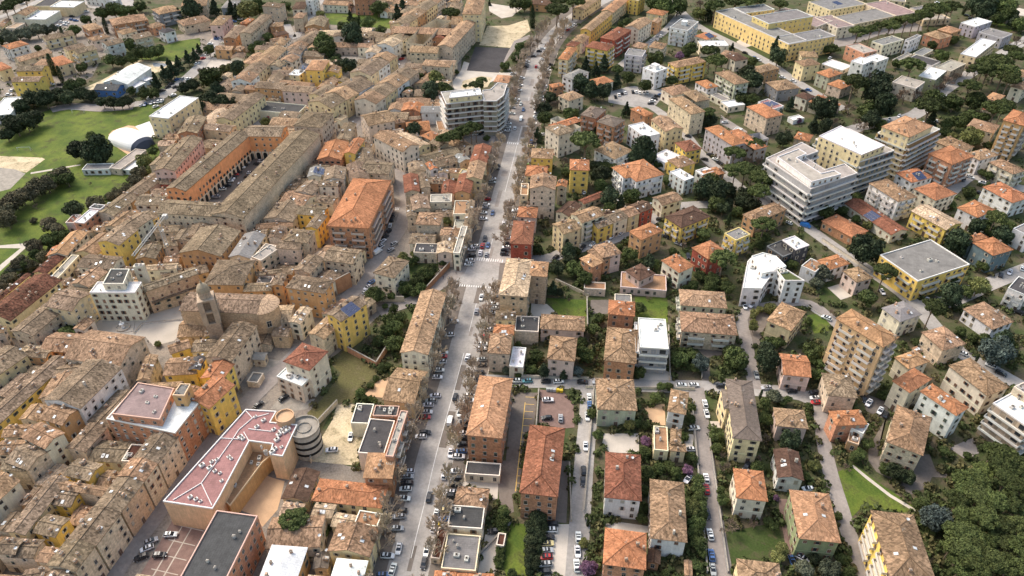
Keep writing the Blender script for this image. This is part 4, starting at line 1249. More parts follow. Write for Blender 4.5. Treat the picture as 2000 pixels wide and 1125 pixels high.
LM = """
150 330 the meadow left of the old town
60 245 the football pitch
256 270 the white tennis dome
240 150 the swimming pool hall
40 170 the yellow gabled blocks
290 60 the upper left houses
340 100 the small memorial lawn
90 40 the white-roofed workshops
460 60 the long brick-stone block
500 350 the orange arcaded courtyard
560 195 the covered market courtyard
620 230 the square stone palace
680 150 the narrow main street
600 45 the fork of the upper street
860 60 the convent with inner courts
990 60 the sandy clearing
955 115 the dark asphalt lot
925 210 the block with balcony bands
900 265 the row of junction pines
1120 100 the upper end of the avenue
1240 195 the upper car park
1340 130 the bright yellow house
1530 60 the yellow school
1730 50 the pine-lined school road
1680 110 the orange and white block
1850 100 the white-roofed avenue block
1900 160 the umbrella pine grove
1750 180 the bare trees on the right
1180 250 the brick balcony blocks
1440 270 the lilac house with orange roof
1580 340 the white terraced block
1680 300 the block with teal panels
1780 280 the ochre tower with penthouse
1960 260 the orange corner tower
1400 370 the group of dark pines
1240 350 the wide orange hipped roof
1130 330 the narrow yellow tower
1200 430 the street of row houses
1010 470 the dark red villa
1020 560 the patched-roof palace
720 420 the brick block with skylights
650 330 the orange-roofed old houses
790 290 the long cream curved house
860 340 the terrace of old houses
830 450 the crowded old quarter
540 510 the convent cloisters
600 570 the ochre convent wing
480 620 the brick church
235 565 the white palace
270 640 the piazza
60 560 the rust-roofed hall
370 480 the ochre houses by the crane
210 440 the tall yellow house
100 450 the path through the meadow
790 540 the hedged garden triangle
820 650 the cream row on the avenue
760 650 the overgrown garden
600 710 the cream villa with terrace
680 760 the sloping olive lawn
680 870 the sandy yard
750 840 the ribbed warehouse roof
480 870 the pinkish-red school roof
420 780 the yellow archway house
320 790 the salmon block with terrace
200 740 the white old town facade
60 720 the yellow cloister garden
230 960 the long stone street row
100 980 the yellow inner courts
300 1080 the paved parking square
440 1060 the dark-roofed brick block
570 1020 the big round garden tree
690 980 the long orange-roofed hall
560 1090 the white hipped roofs
700 1060 the gabled yellow house
910 1080 the grey flat-roofed shops
960 820 the brick villa by the avenue
1060 900 the dark red-brown roof
1070 780 the small walled car park
1200 660 the brick houses by the white villa
1270 680 the white modern terraced house
1100 600 the walled green garden
1140 430 the pale row above the junction
1370 620 the green and brown twin houses
1530 540 the white curved modern villa
1520 630 the round clipped bushes
1330 480 the cream house with grey terrace
1440 470 the yellow house with grey roof
1210 770 the pale green house
1220 850 the fenced sports court
1210 920 the red-roofed white villa
1300 1000 the lilac tan-roofed house
1320 800 the white house at the crossing
1450 830 the grey-brown tilted roof
1550 720 the house with two dormers
1550 830 the dark cedar by the lane
1460 960 the orange-roofed square house
1590 1020 the olive green house
1640 760 the stone house by the tower
1650 830 the house with tin canopy
1680 680 the tall beige tower
1800 510 the big yellow flat-roofed block
1930 500 the teal house
1820 380 the orange-roofed twins
1930 420 the long white house
1730 420 the solar-panelled long shed
1560 430 the blue truck
1760 690 the bright orange villa
1800 800 the long bent orange roof
1880 750 the big cream tan-roofed block
1970 830 the stepped balcony block
1750 870 the tan-roofed slab house
1700 950 the sloping green plot
1760 1050 the yellow block by the wood
1900 1000 the pine wood
1940 640 the white tan-roofed villa
1760 620 the grey-roofed cream house
1380 900 the narrow lane with parked cars
1140 950 the side street by the brick block
1060 1060 the row of dark holm oaks
860 1000 the lower avenue
920 700 the middle of the avenue
960 400 the upper avenue trees
"""
# ================= ground =================
g = MB(); S = 4000; g.face([(-S, -600, 0), (S, -600, 0), (S, 6000, 0), (-S, 6000, 0)]); gr = g.build("ground", M_BASE, loc=(0, 0, 0)); gr["kind"] = "structure"
def tile_pts(r, c, pts): return [((c-1)*400+pts[i]/5, (r-1)*225+pts[i+1]/5) for i in range(0, len(pts), 2)]
# old town paving under the dense quarter
sheet("town_paving", [(-200,1300),(-200,700),(0,640),(60,590),(130,480),(230,380),(290,330),(340,270),(400,210),(430,170),(540,80),(640,-10),(900,-30),(905,60),(900,140),(860,250),(905,265),(960,265),(975,290),(900,520),(880,540),(770,590),(660,690),(560,760),(610,790),(640,900),(760,930),(770,1300)], M_TOWN, .02)
sheet("town_paving", [(0,-20),(60,0),(200,20),(330,70),(420,60),(460,90),(400,115),(300,70),(200,110),(180,150),(100,190),(0,190)], M_TOWN, .021, hard=False)
# meadows and football field
sheet("meadow", [(-100,250),(0,255),(60,225),(135,205),(200,215),(300,203),(320,215),(300,250),(250,265),(220,250),(265,300),(330,270),(300,320),(270,370),(200,410),(150,440),(100,480),(60,520),(0,560),(-120,600)], M_GRASS, .03)
sheet("path", tile_pts(2,1,[300,560,780,480,790,490,420,555,300,575]), M_PAVE, .04)
sheet("path", tile_pts(3,1,[-50,150,270,125,280,145,0,400,-50,400,-50,380,200,175,-50,172]), M_PAVE, .04)
sheet("sand_court", tile_pts(2,1,[-100,395,410,415,440,430,260,560,-100,500]), M_DIRT, .04)
sheet("skate_court", tile_pts(2,1,[-100,500,150,530,250,570,100,720,-100,770]), M_CONC, .04)
sheet("court_cover", tile_pts(2,1,[1320,110,1460,60,1530,200,1450,230]), M_WHITE, .04)
sheet("court_surround", tile_pts(2,1,[1060,190,1100,150,1250,100,1310,105,1460,230,1500,290,1240,380,1120,300]), M_TERRA, .035)
sheet("lawn", tile_pts(1,1,[1300,570,1500,480,1750,400,1950,370,1960,450,1720,600,1500,590]), M_GRASS, .03)
sheet("pool_terrace", tile_pts(1,1,[820,860,1000,780,1340,590,1720,605,1640,680,1480,720,1300,900,1200,950,900,890]), M_DIRT, .034)
sheet("pool", tile_pts(1,1,[1490,615,1660,622,1600,655,1500,650]), M_WATER, .05)
sheet("yard", tile_pts(1,1,[560,150,700,130,820,100,900,130,950,180,780,230,600,260,500,250]), M_ROAD2, .03)
sheet("yard", tile_pts(1,1,[820,-10,1300,-10,1320,70,950,90,840,70]), M_ROAD, .03)
sheet("yard", tile_pts(1,2,[60,380,200,360,300,420,120,420,90,560,300,600,420,640,380,690,100,700,-60,680,-40,540]), M_PAVE, .03)
sheet("lawn", tile_pts(1,2,[1170,130,1700,130,1900,230,1800,280,1500,260,1220,240]), M_GRASS, .03)
sheet("yard", tile_pts(1,2,[1210,540,1560,560,1500,640,1460,700,1230,600]), M_CONC, .03)
# convent grounds
sheet("sandy_clearing", tile_pts(1,3,[680,440,760,255,960,250,1150,190,1180,300,1100,360,980,468]), M_DIRT, .03)
sheet("asphalt_lot", tile_pts(1,3,[640,458,975,470,870,712,558,690]), M_DARK, .04)
sheet("yard", tile_pts(1,3,[770,30,1100,80,1000,160,900,180,780,110]), M_PAVE, .035)
sheet("yard", tile_pts(1,3,[530,600,900,712,1050,700,1040,760,820,790,600,900,430,900,420,800,500,690]), M_PAVE, .034)
sheet("yard", tile_pts(1,3,[520,790,700,740,810,760,760,850,580,880,500,860]), M_DIRT, .036)
sheet("path", tile_pts(1,3,[1180,370,1060,430,940,600,1000,680,960,690,900,620,1020,400,1170,340]), M_ROAD2, .036)
sheet("yard", tile_pts(1,3,[1240,320,1400,210,1560,190,1570,220,1380,340,1300,390]), M_PAVE, .036)
sheet("yard", tile_pts(2,3,[560,180,920,150,1000,260,940,290,700,270,590,220]), M_ROAD2, .03)
# right-hand yards
sheet("car_park", tile_pts(1,4,[-60,900,120,850,200,840,330,880,470,870,480,930,420,1010,380,1050,200,1050,-60,1000]), M_ROAD, .03)
sheet("lawn", tile_pts(1,4,[790,210,1240,370,1190,410,1000,380,800,260]), M_LAWN, .03)
sheet("lawn", tile_pts(1,4,[1280,470,1400,435,1520,480,1560,590,1500,600]), M_LAWN, .03)
sheet("yard", tile_pts(1,4,[1190,410,1250,370,1400,430,1260,470]), M_PAVE, .032)
sheet("yard", tile_pts(1,5,[120,390,340,310,900,190,1000,210,1000,300,600,340,430,400,250,450,60,470]), M_ROAD2, .03)
sheet("yard", tile_pts(1,5,[1820,50,2100,110,2100,170,1950,150,1830,90]), M_PAVE, .03)
sheet("lawn", tile_pts(1,5,[1660,180,1850,240,1950,290,1850,310,1640,220]), M_GRASS, .03)
sheet("yard", tile_pts(2,4,[1040,0,1200,100,1300,160,1220,180,1030,80]), M_ROAD2, .03)
sheet("yard", tile_pts(1,4,[1220,930,1340,1000,1300,1120,1100,1120]), M_LAWN, .03)
sheet("piazza", tile_pts(3,1,[850,960,960,880,1050,850,1100,810,1440,830,1760,720,1800,980,1700,1080,1500,1130,1420,1040,880,975]), M_STONE, .04)
sheet("courtyard", tile_pts(2,2,[-100,830,280,830,760,400,560,390,380,400,-120,720]), M_PARK, .04)
sheet("courtyard", tile_pts(2,2,[290,60,400,20,750,0,760,90,400,110]), M_ROAD2, .04)
sheet("courtyard", tile_pts(4,1,[-50,520,240,200,400,210,300,330,60,560,-50,640]), M_CONC, .04)
sheet("lawn", tile_pts(4,1,[-50,560,270,240,310,260,60,520,-50,620]), M_LAWN, .05)
sheet("lawn", tile_pts(4,2,[1380,20,1450,60,1650,220,1700,250,1500,460,1470,560,1290,560,1060,960,1030,800,1000,660,1140,530,1330,270,1240,190]), M_OLIVE, .03)
sheet("yard", tile_pts(4,2,[640,620,760,480,800,500,950,530,1080,520,1000,620,880,640]), M_CONC, .035)
sheet("sandy_yard", tile_pts(4,2,[1290,580,1480,570,1450,760,1580,800,1500,1060,1520,1130,1450,1170,1000,1130,1080,1000,1250,720]), M_DIRT, .035)
sheet("yard", tile_pts(4,2,[410,210,620,130,740,150,560,340,400,360]), M_CONC, .035)
sheet("terrace_paving", tile_pts(4,2,[1550,490,1680,350,1850,290,1780,515]), M_TERRA, .035)
sheet("terrace_paving", tile_pts(5,2,[340,480,560,130,700,180,780,200,740,370,710,480,560,650,500,540]), M_TERRA, .05)
sheet("paved_square", tile_pts(5,1,[1680,590,2010,640,1760,1130,1360,1130,1560,800]), M_BROWNP, .04)
for k in range(4):
    a, b = k*.26+.06, k*.26+.075
    sheet("paving_band", [(352+ (402-352)*0 - a*64 -2, 1018+a*110),(402-a*64, 1030+a*110),(402-b*64, 1030+b*110),(350-b*64, 1018+b*110)], M_STONE, .055, False)
for k in (.33, .62): sheet("paving_band", [(338+k*64,1018+k*10),(340+k*64,1018+k*10),(276+k*72,1127),(273+k*72,1127)], M_STONE, .062, False)
sheet("yard", tile_pts(5,3,[520,150,870,130,860,370,780,390,780,270,470,250]), M_PAVE, .035)
sheet("drive", tile_pts(5,3,[740,720,850,720,870,900,880,1130,660,1130,700,900]), M_PAVE, .035)
sheet("lawn", tile_pts(5,3,[980,600,1130,620,1170,900,1150,1130,900,1130]), M_GRASS, .035)
sheet("car_park", tile_pts(4,3,[1000,460,1250,460,1220,760,1120,900,1080,1130,940,1130]), M_PARK, .035)
sheet("car_park", tile_pts(5,3,[890,0,1110,0,1060,300,1000,330,1020,500,960,520,880,420,860,200]), M_PARK, .0352)
for k in range(14):
    y = 775+k*14.0; x0 = 1024.5-(y-790)*.115; sheet("parking_bay_line", [(x0, y),(x0+19-k*.3, y+1),(x0+19-k*.3, y+1.8),(x0, y+.8)], M_YEL, .05, False)
sheet("parking_bay_line", [(1025,786),(1026.3,786),(1007.5,960),(1006,960)], M_YEL, .051, False)
sheet("car_park", tile_pts(4,3,[1270,430,1500,450,1600,560,1610,800,1520,810,1260,770]), M_BROWNP, .036)
sheet("car_park", tile_pts(5,3,[1440,620,1570,620,1560,1130,1300,1130,1360,620]), M_PAVE, .034)
sheet("ramp", tile_pts(5,3,[1470,0,1560,0,1550,200,1530,610,1420,600,1450,360]), M_PARK, .037)
sheet("sports_court", tile_pts(4,3,[1900,860,2240,860,2240,1050,1960,1050,1880,960]), M_PAVE, .035)
sheet("terrace_paving", tile_pts(4,4,[290,600,490,570,500,780,370,780]), M_TERRA, .035)
sheet("lawn", tile_pts(3,3,[1330,660,1740,680,1740,850,1440,830,1400,760]), M_GRASS, .035)
sheet("yard", tile_pts(3,3,[1190,700,1340,720,1450,820,1180,850]), M_PAVE, .036)
sheet("yard", tile_pts(3,3,[1770,680,1990,680,1990,820,1760,810]), M_PARK, .036)
sheet("lawn", tile_pts(3,4,[200,650,520,650,520,900,230,860,200,790]), M_GRASS, .035)
sheet("lawn", tile_pts(3,3,[-100,230,60,290,300,330,180,560,50,650,-60,660,-120,500]), M_LAWN, .035)
sheet("yard", tile_pts(3,4,[1300,850,1450,780,1560,800,1440,1000,1440,1130,1360,1130,1320,1000]), M_PARK, .034)
sheet("lawn", tile_pts(3,4,[1880,830,2100,800,2100,980,1950,1010]), M_GRASS, .035)
sheet("lawn", tile_pts(3,5,[0,580,160,530,240,660,100,720,0,690]), M_LAWN, .035)
sheet("terrace_paving", tile_pts(3,5,[80,560,210,520,330,640,210,680]), M_PAVE, .038)
sheet("yard", tile_pts(4,5,[380,420,480,480,680,560,660,700,480,1000,480,1130,560,1130,600,900,640,720,460,640]), M_PARK, .034)
sheet("yard", tile_pts(5,5,[480,0,620,-60,1080,-60,1130,80,1330,170,1100,160,1060,260,900,330,820,330,840,260,560,110]), M_PARK, .034)
sheet("yard", tile_pts(4,5,[1270,1000,1500,900,1560,1050,1440,1120]), M_ROAD2, .035)
sheet("lawn", tile_pts(5,5,[160,120,340,30,500,160,900,430,1020,540,600,470,400,470,270,600,190,230]), M_GRASS, .035)
sheet("path", tile_pts(5,5,[330,40,480,160,700,330,900,450,1020,540,1000,540,880,470,680,350,460,180,320,60]), M_PAVE, .045)
sheet("drive", tile_pts(5,4,[1600,370,1710,380,1780,800,1760,930,1690,930,1620,560]), M_BROWNP, .035)
sheet("lawn", tile_pts(5,4,[1080,700,1600,600,1660,930,1640,990,1240,950,1220,1000,1100,1020]), M_LAWN, .033)
sheet("yard", tile_pts(4,4,[930,740,1060,740,1060,800,960,810]), M_PAVE, .035)
sheet("yard", tile_pts(4,4,[660,860,780,870,760,1000,700,1000]), M_PAVE, .035)
sheet("yard", tile_pts(4,4,[240,230,390,200,560,270,560,360,240,350]), M_PAVE, .035)
sheet("yard", tile_pts(4,4,[770,-10,1060,0,1050,90,920,120,940,370,850,360,880,110]), M_PARK, .034)
sheet("yard", tile_pts(5,4,[-100,620,60,600,330,640,330,700,-60,740]), M_PAVE, .035)
# roads
AVE = [(775,1190),(794,1125),(812,1052),(836,956),(853,884),(894,737),(922,626),(950,515),(976,415),(998,330),(1012,275),(1030,205),(1043,148),(1062,98),(1092,58),(1130,28),(1180,0),(1240,-30)]
road("avenue_parking_strip", AVE, 25, M_PARK, .055, -1.5)
AQ = road("avenue", AVE, 12.5, M_ROAD, .06)
road("street", [(1122,1190),(1127,1100),(1134,1000),(1141,900),(1149,810),(1151,752)], 6.5, M_ROAD, .063)
road("street", [(925,742),(985,745),(1060,746),(1150,750),(1300,755),(1360,755),(1480,762),(1560,770),(1602,790)], 6.5, M_ROAD, .066)
road("street", [(1425,1190),(1408,1100),(1398,1040),(1386,960),(1375,880),(1365,800),(1359,757)], 6, M_ROAD2, .069)
road("lane", [(1475,760),(1466,715),(1456,660),(1448,622),(1466,604),(1500,598),(1560,590),(1600,603),(1640,640)], 5, M_ROAD2, .072)
road("lane", [(1705,1190),(1682,1110),(1660,1050),(1642,990),(1622,925),(1608,860),(1601,785)], 5, M_ROAD2, .075)
road("street", [(970,505),(1060,507),(1095,496),(1140,483),(1190,470),(1240,448),(1290,420),(1335,402),(1385,400)], 7, M_ROAD, .078)
road("street", [(1220,200),(1265,206),(1300,228),(1338,262),(1372,305),(1420,345),(1470,385),(1525,405)], 6.5, M_ROAD, .081)
road("street", [(1310,0),(1335,28),(1370,55),(1440,90),(1500,122),(1545,153),(1600,187),(1650,215)], 8, M_ROAD, .084)
road("street", [(1330,25),(1305,55),(1270,84),(1235,110),(1205,135)], 6.5, M_ROAD, .087)
road("street", [(2080,30),(2000,80),(1900,140),(1830,186),(1785,225),(1720,240),(1660,255),(1600,290)], 9, M_ROAD, .09)
road("street", [(1500,385),(1545,420),(1580,447),(1640,490),(1704,533),(1760,572),(1800,608),(1835,650),(1880,692),(1930,718),(2040,780)], 7, M_ROAD, .093)
road("street", [(1790,600),(1850,590),(1930,556),(2000,528),(2080,500)], 7.5, M_ROAD, .096)
road("street", [(1850,378),(1890,345),(1920,350),(1970,363),(2080,385)], 8, M_ROAD, .099)
road("street", [(195,1190),(215,1130),(255,1070),(300,1010),(345,945),(400,880),(445,835),(480,790),(520,750),(556,715),(590,680)], 7, M_ROAD2, .102)
road("street", [(735,278),(757,305),(775,335),(790,365),(795,400),(785,440),(755,485),(725,525),(700,560),(675,585)], 7, M_ROAD2, .105)
road("street", [(740,610),(780,597),(820,582),(850,562),(875,545),(905,528),(950,520)], 6.5, M_ROAD2, .108)
road("street", [(675,262),(700,235),(722,205),(745,175),(770,145),(800,100),(840,55),(885,0),(920,-30)], 6, M_ROAD2, .111)
road("street", [(180,212),(255,205),(300,196),(350,165),(385,135),(405,110),(420,82),(470,50)], 9, M_ROAD, .114)
road("street", [(638,-20),(622,8),(605,35),(590,52),(575,75),(560,48)], 6, M_ROAD, .117)
road("street", [(100,215),(140,208),(200,212),(262,208)], 10, M_ROAD2, .12)
road("street", [(-20,40),(40,20),(80,0)], 8, M_ROAD, .123)
sheet("junction", tile_pts(3,3,[590,300,880,310,860,560,400,520,540,420]), M_ROAD, .126)
sheet("patched_asphalt", tile_pts(2,3,[1010,-130,1190,-140,1200,90,960,130]), M_ROAD2, .13)
# centre line, crossings
Q = smooth_line(AVE[:14])
def strip_along(name, Q, i0, i1, off, w, m, z):
    b = MB(); L, Rr = ribbon(Q, w, off); c = Vector((Q[i0].x, Q[i0].y, 0))
    for i in range(i0, i1): b.face([Rr[i]-c, Rr[i+1]-c, L[i+1]-c, L[i]-c])
    o = b.build(name, m, loc=(c.x, c.y, z)); o["kind"] = "structure"
for a, b_ in ((3, 17), (19, 23), (26, 30), (36, 55), (70, 84)):
    if b_ < len(Q): strip_along("centre_line", Q, a, b_, 0.0, .22, M_WHITE, .15)
for s in (-1, 1): strip_along("kerb", Q, 0, len(Q)-2, s*11.1, .3, M_PAVE, .16)
def crossing(x0, y0, x1, y1, n, w=2.6):
    A, B = at(x0, y0, 0), at(x1, y1, 0); d = (B-A); u = d.normalized(); v = Vector((-u.y, u.x, 0)); b = MB(); c = (A+B)/2; s = d.length/n
    for i in range(n):
        p = A+u*(s*(i+.1))-c; b.face([p-v*w/2, p+u*s*.5-v*w/2, p+u*s*.5+v*w/2, p+v*w/2])
    o = b.build("crosswalk", M_WHITE, loc=(c.x, c.y, .165)); o["kind"] = "structure"
crossing(931,506,984,511,12); crossing(897,556,975,561,17); crossing(1003,239,1050,241,11); crossing(990,279,1014,281,6); crossing(733,509,748,508,5, 3.5); crossing(772,408,784,407,3, 3)
# ================= buildings =================
parse(BLD)

def inside(x, y, P):
    c = False; j = len(P)-1
    for i in range(len(P)):
        if (P[i][1] > y) != (P[j][1] > y) and x < (P[j][0]-P[i][0])*(y-P[i][1])/(P[j][1]-P[i][1])+P[i][0]: c = not c
        j = i
    return c
def grid_of(polys, pad):
    G = {}
    for P in polys:
        bb = (min(p[0] for p in P)-pad, max(p[0] for p in P)+pad, min(p[1] for p in P)-pad, max(p[1] for p in P)+pad, P)
        for i in range(int(bb[0]//20), int(bb[1]//20)+1):
            for j in range(int(bb[2]//20), int(bb[3]//20)+1): G.setdefault((i, j), []).append(bb)
    return G
def hit(G, x, y):
    for a, b_, c, d, P in G.get((int(x//20), int(y//20)), []):
        if a <= x <= b_ and c <= y <= d and inside(x, y, P): return True
    return False
# remaining small roofs packed between the digitised old-town houses
TOWN = HARD[0]; G1 = grid_of(HARD[1:]+FOOT, 0); GH = grid_of(HARD[1:], 0); rf_ = random.Random(21); ninf = 0; bx = [min(p[0] for p in TOWN), max(p[0] for p in TOWN), min(p[1] for p in TOWN), max(p[1] for p in TOWN)]
CXY = [(sum(p[0] for p in P)/len(P), sum(p[1] for p in P)/len(P), math.atan2(P[1][1]-P[0][1], P[1][0]-P[0][0])) for P in FOOT]
for (hx, hy) in ((11, 5.5), (8, 5.5), (6, 4.5), (4.6, 3.6), (3.4, 2.6)):
    y = bx[2]
    while y < bx[3]:
        x = bx[0]
        while x < bx[1]:
            X, Y = x+rf_.uniform(-1, 1), y+rf_.uniform(-1, 1); x += 3.2
            px_, py_ = pix(Vector((X, Y, 8)))
            if not (-60 < px_ < 900 and -10 < py_ < 1190) or not inside(X, Y, TOWN) or hit(G1, X, Y): continue
            ang = min(CXY, key=lambda c: (c[0]-X)**2+(c[1]-Y)**2)[2]; ca, sa = math.cos(ang), math.sin(ang); ok = True
            for u in (-1, -.5, 0, .5, 1):
                for v in (-1, -.4, .4, 1):
                    if ok:
                        qx, qy = X+u*hx*.93*ca-v*hy*.93*sa, Y+u*hx*.93*sa+v*hy*.93*ca
                        if hit(G1, qx, qy) or not inside(qx, qy, TOWN): ok = False
                        elif v > .9: 
                            ax_, ay_ = pix(Vector((qx, qy, 8.5))); g_ = at(ax_, ay_, 0)
                            if hit(GH, g_.x, g_.y): ok = False
            if not ok: continue
            P4 = [Vector((X+u*hx*ca-v*hy*sa, Y+u*hx*sa+v*hy*ca)) for u, v in ((-1, -1), (1, -1), (1, 1), (-1, 1))]; wc = rf_.choice("eeecayeacoe"); h = rf_.uniform(5.2, 8)
            o = build(P4, h, 'g', rf_.choice("tTTtTp"), wc, "", rect=((X, Y), ang, hx, hy), gap=.3, name="annex"); d_, cat_ = describe(o); reg(o, "small "+d_, "house annex", h); ninf += 1
            Pn = [(p.x, p.y) for p in P4]; bb = (min(p[0] for p in Pn), max(p[0] for p in Pn), min(p[1] for p in Pn), max(p[1] for p in Pn), Pn)
            for i in range(int(bb[0]//20), int(bb[1]//20)+1):
                for j in range(int(bb[2]//20), int(bb[3]//20)+1): G1.setdefault((i, j), []).append(bb)
        y += 3.2
print("infill", ninf)

# arcade of the orange courtyard wings; flat dark faces stand for the shaded openings
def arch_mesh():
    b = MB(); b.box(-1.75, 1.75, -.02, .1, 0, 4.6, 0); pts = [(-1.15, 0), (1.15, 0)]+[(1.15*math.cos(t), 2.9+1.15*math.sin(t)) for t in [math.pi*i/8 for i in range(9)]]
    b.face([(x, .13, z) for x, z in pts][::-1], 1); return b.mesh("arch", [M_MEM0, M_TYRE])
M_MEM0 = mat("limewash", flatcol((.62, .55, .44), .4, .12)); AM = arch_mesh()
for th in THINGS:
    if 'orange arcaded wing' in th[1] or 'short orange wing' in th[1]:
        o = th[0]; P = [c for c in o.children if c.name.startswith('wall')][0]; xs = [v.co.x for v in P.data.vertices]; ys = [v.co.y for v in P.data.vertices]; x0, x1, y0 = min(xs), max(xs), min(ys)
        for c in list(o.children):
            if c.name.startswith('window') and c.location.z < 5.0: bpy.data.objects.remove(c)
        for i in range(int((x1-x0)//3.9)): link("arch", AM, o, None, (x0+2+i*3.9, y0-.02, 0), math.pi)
# ================= trees =================
def crown(seed, kind, nq=5200):
    r = random.Random(seed); b = MB(); blobs = []
    if kind == 'p':       # umbrella pine: wide dome of many clumps
        for i in range(34):
            a = r.random()*6.283; d = math.sqrt(r.random())*.78; blobs.append((d*math.cos(a), d*math.sin(a), .52*(1-d*d)+r.uniform(-.1, .06), r.uniform(.17, .26), .8))
    elif kind == 'c':     # cedar or fir: tiers narrowing to a tip
        for i in range(46):
            t = (i/46)**.9; a = r.random()*6.283; d = (1-t)*.82*r.uniform(.45, 1); blobs.append((d*math.cos(a), d*math.sin(a), -1.0+2.3*t, .26*(1-t)+.1, .55))
    elif kind == 'y':     # cypress
        for i in range(16): t = i/15; w = math.sin(math.pi*(.12+.83*t))**.7; blobs.append((r.uniform(-.1, .1), r.uniform(-.1, .1), -2.6+5.6*t, .62*w+.12, 1.0))
    else:
        for i in range(30):
            v = Vector((r.gauss(0, 1), r.gauss(0, 1), r.gauss(0, 1))).normalized()*(r.random()**.4)*.68; blobs.append((v.x, v.y, v.z*.82, r.uniform(.22, .38), .85))
    per = nq//len(blobs); s0 = .06
    for x, y, z, q, fz in blobs:
        for i in range(per):
            v = Vector((r.gauss(0, 1), r.gauss(0, 1), r.gauss(0, 1)+.25)).normalized(); p = Vector((x, y, z))+Vector((v.x, v.y, v.z*fz))*q*r.uniform(.8, 1.1)
            nrm = (v+Vector((r.gauss(0, .6), r.gauss(0, .6), r.gauss(0, .6)))).normalized(); u = nrm.orthogonal().normalized(); w = nrm.cross(u); a = r.random()*3.14; u, w = u*math.cos(a)+w*math.sin(a), w*math.cos(a)-u*math.sin(a)
            s = s0*r.uniform(.6, 1.35); b.face([p-u*s-w*s*.6, p+u*s*1.1-w*s*.4, p+u*s*.8+w*s*.7, p-u*s*.7+w*s*.6])
    return b.mesh("crown", [M_LEAF])
CR = {k: [crown(11*i+ord(k), k) for i in range(3)] for k in "pcyb"}
def bare(seed, up=.75):
    r = random.Random(seed); b = MB()
    def grow(p, d, L, rad, lev):
        q = p+d*L; b.tube(p, q, max(rad, .0095), max(rad*.68, .009), 4 if lev < 3 else 3, 0, False)
        if lev >= 6: return
        for k in range(3 if lev < 5 else 4):
            nd = (d+Vector((r.gauss(0, .46), r.gauss(0, .46), r.gauss(.12, .25)))).normalized(); grow(q if k < 2 else p+d*L*r.uniform(.5, .9), nd, L*r.uniform(.62, .85), rad*.62, lev+1)
    grow(Vector((0, 0, .18)), Vector((0, 0, 1)), .3, .03, 1)
    for i in range(3): grow(Vector((0, 0, .24)), Vector((r.gauss(0, .6), r.gauss(0, .6), .9)).normalized(), .3, .022, 2)
    return b.mesh("branches", [M_TWIG])
BR = [bare(i) for i in range(4)]
def trunk_mesh(limbs):
    b = MB(); b.tube(Vector((0, 0, 0)), Vector((.02, .01, .6)), .055, .042, 7, 0, False); b.tube(Vector((.02, .01, .6)), Vector((0, .03, 1)), .042, .028, 6, 0, False); r = random.Random(3)
    for i in range(limbs):
        a = i*6.283/limbs; z = .66+.25*r.random(); b.tube(Vector((.01, .01, z)), Vector((.3*math.cos(a), .3*math.sin(a), z+.3)), .025, .01, 5, 0, False)
    return b.mesh("trunk", [M_BARK])
TRK = [trunk_mesh(6), trunk_mesh(3)]
LC = dict(p=(.062,.078,.025), c=(.042,.058,.030), b=(.062,.080,.026), k=(.036,.046,.022), l=(.14,.145,.05), y=(.03,.045,.018), o=(.10,.11,.072), s=(.075,.10,.088), m=(.16,.085,.13), w=(.10,.088,.05))
TN = dict(p=("umbrella_pine", "umbrella pine with a wide domed crown", "pine tree"), c=("conifer", "tall dark conifer or cedar", "tree"), b=("garden_tree", "leafy green garden tree", "tree"),
          k=("evergreen_tree", "very dark dense evergreen tree", "tree"), l=("budding_tree", "light yellow-green leafy tree", "tree"), y=("cypress", "slim dark column-shaped cypress", "tree"),
          o=("olive_tree", "grey-green olive-like tree", "tree"), s=("blue_cedar", "blue-green cedar", "tree"), m=("blossom_tree", "purple-pink blossoming tree", "tree"), w=("brush_thicket", "olive-brown twiggy bush of the rough belt", "bush"), n=("bare_tree", "leafless brown branching tree", "tree"))
TREEF = []
def tree(kind, x, y, rpx):
    p = at(x, y, 0); r = max(1.0, rpx/5/ppm(Vector((p.x, p.y, 5)))*(.76 if (kind == 'p' and rpx > 115) else .95 if kind in 'ck' else 1.08))
    cz = {'p': 1.55*r+3.2, 'c': 1.45*r, 'y': 3.0*r*.62, 'n': 1.0*r}.get(kind, 1.15*r)
    if kind == 'y': r *= .55; cz = 2.75*r+.3
    cz = min(cz, 13)+rnd.uniform(-.6, 1.2)*(2.2 if kind == 'p' and rpx > 115 else 1); p = at(x, y, cz); p.z = 0
    nm, desc, cat = TN[kind]; root = bpy.data.objects.new(nm, None); COL.objects.link(root); root.location = p; root.rotation_euler = (0, 0, rnd.random()*6.28)
    if kind == 'n':
        r *= 1.15; link("branches", rnd.choice(BR), root, (*jit((.20,.15,.11), .2), 1), None, 0, (r*1.0, r*1.0, r*1.1)); t = link("trunk", TRK[1], root, None, None, 0, (r*.75, r*.75, r*.3))
    else:
        key = kind if kind in CR else 'b'; zk = 1
        if kind == 'c' and rpx >= 65: key = 'b'; zk = 1.4
        link("crown", rnd.choice(CR[key]), root, (*jit(LC[kind], .38 if kind == 'p' else .26), 1), (0, 0, cz), 0, (r*rnd.uniform(1.15, 1.35), r*rnd.uniform(1.15, 1.35), r*zk*rnd.uniform(1.05, 1.25)*(1.05 if kind != 'p' else .9)))
        hgt = cz*(.95 if kind == 'p' else .8); link("trunk", TRK[0 if kind == 'p' else 1], root, None, None, 0, (max(1.6, r)*1.3, max(1.6, r)*1.3, hgt))
    grp = "trees of the gardens, yards and streets"
    reg(root, desc, cat, cz, grp); TREEF.append((p.x, p.y, r)); return root
def walk(data, fn):
    ox = oy = 0; kind = None
    for ln in data.strip().splitlines():
        w = ln.split()
        if w[0] == 'T': ox, oy = (int(w[2])-1)*400, (int(w[1])-1)*225; continue
        fn(w, ox, oy)
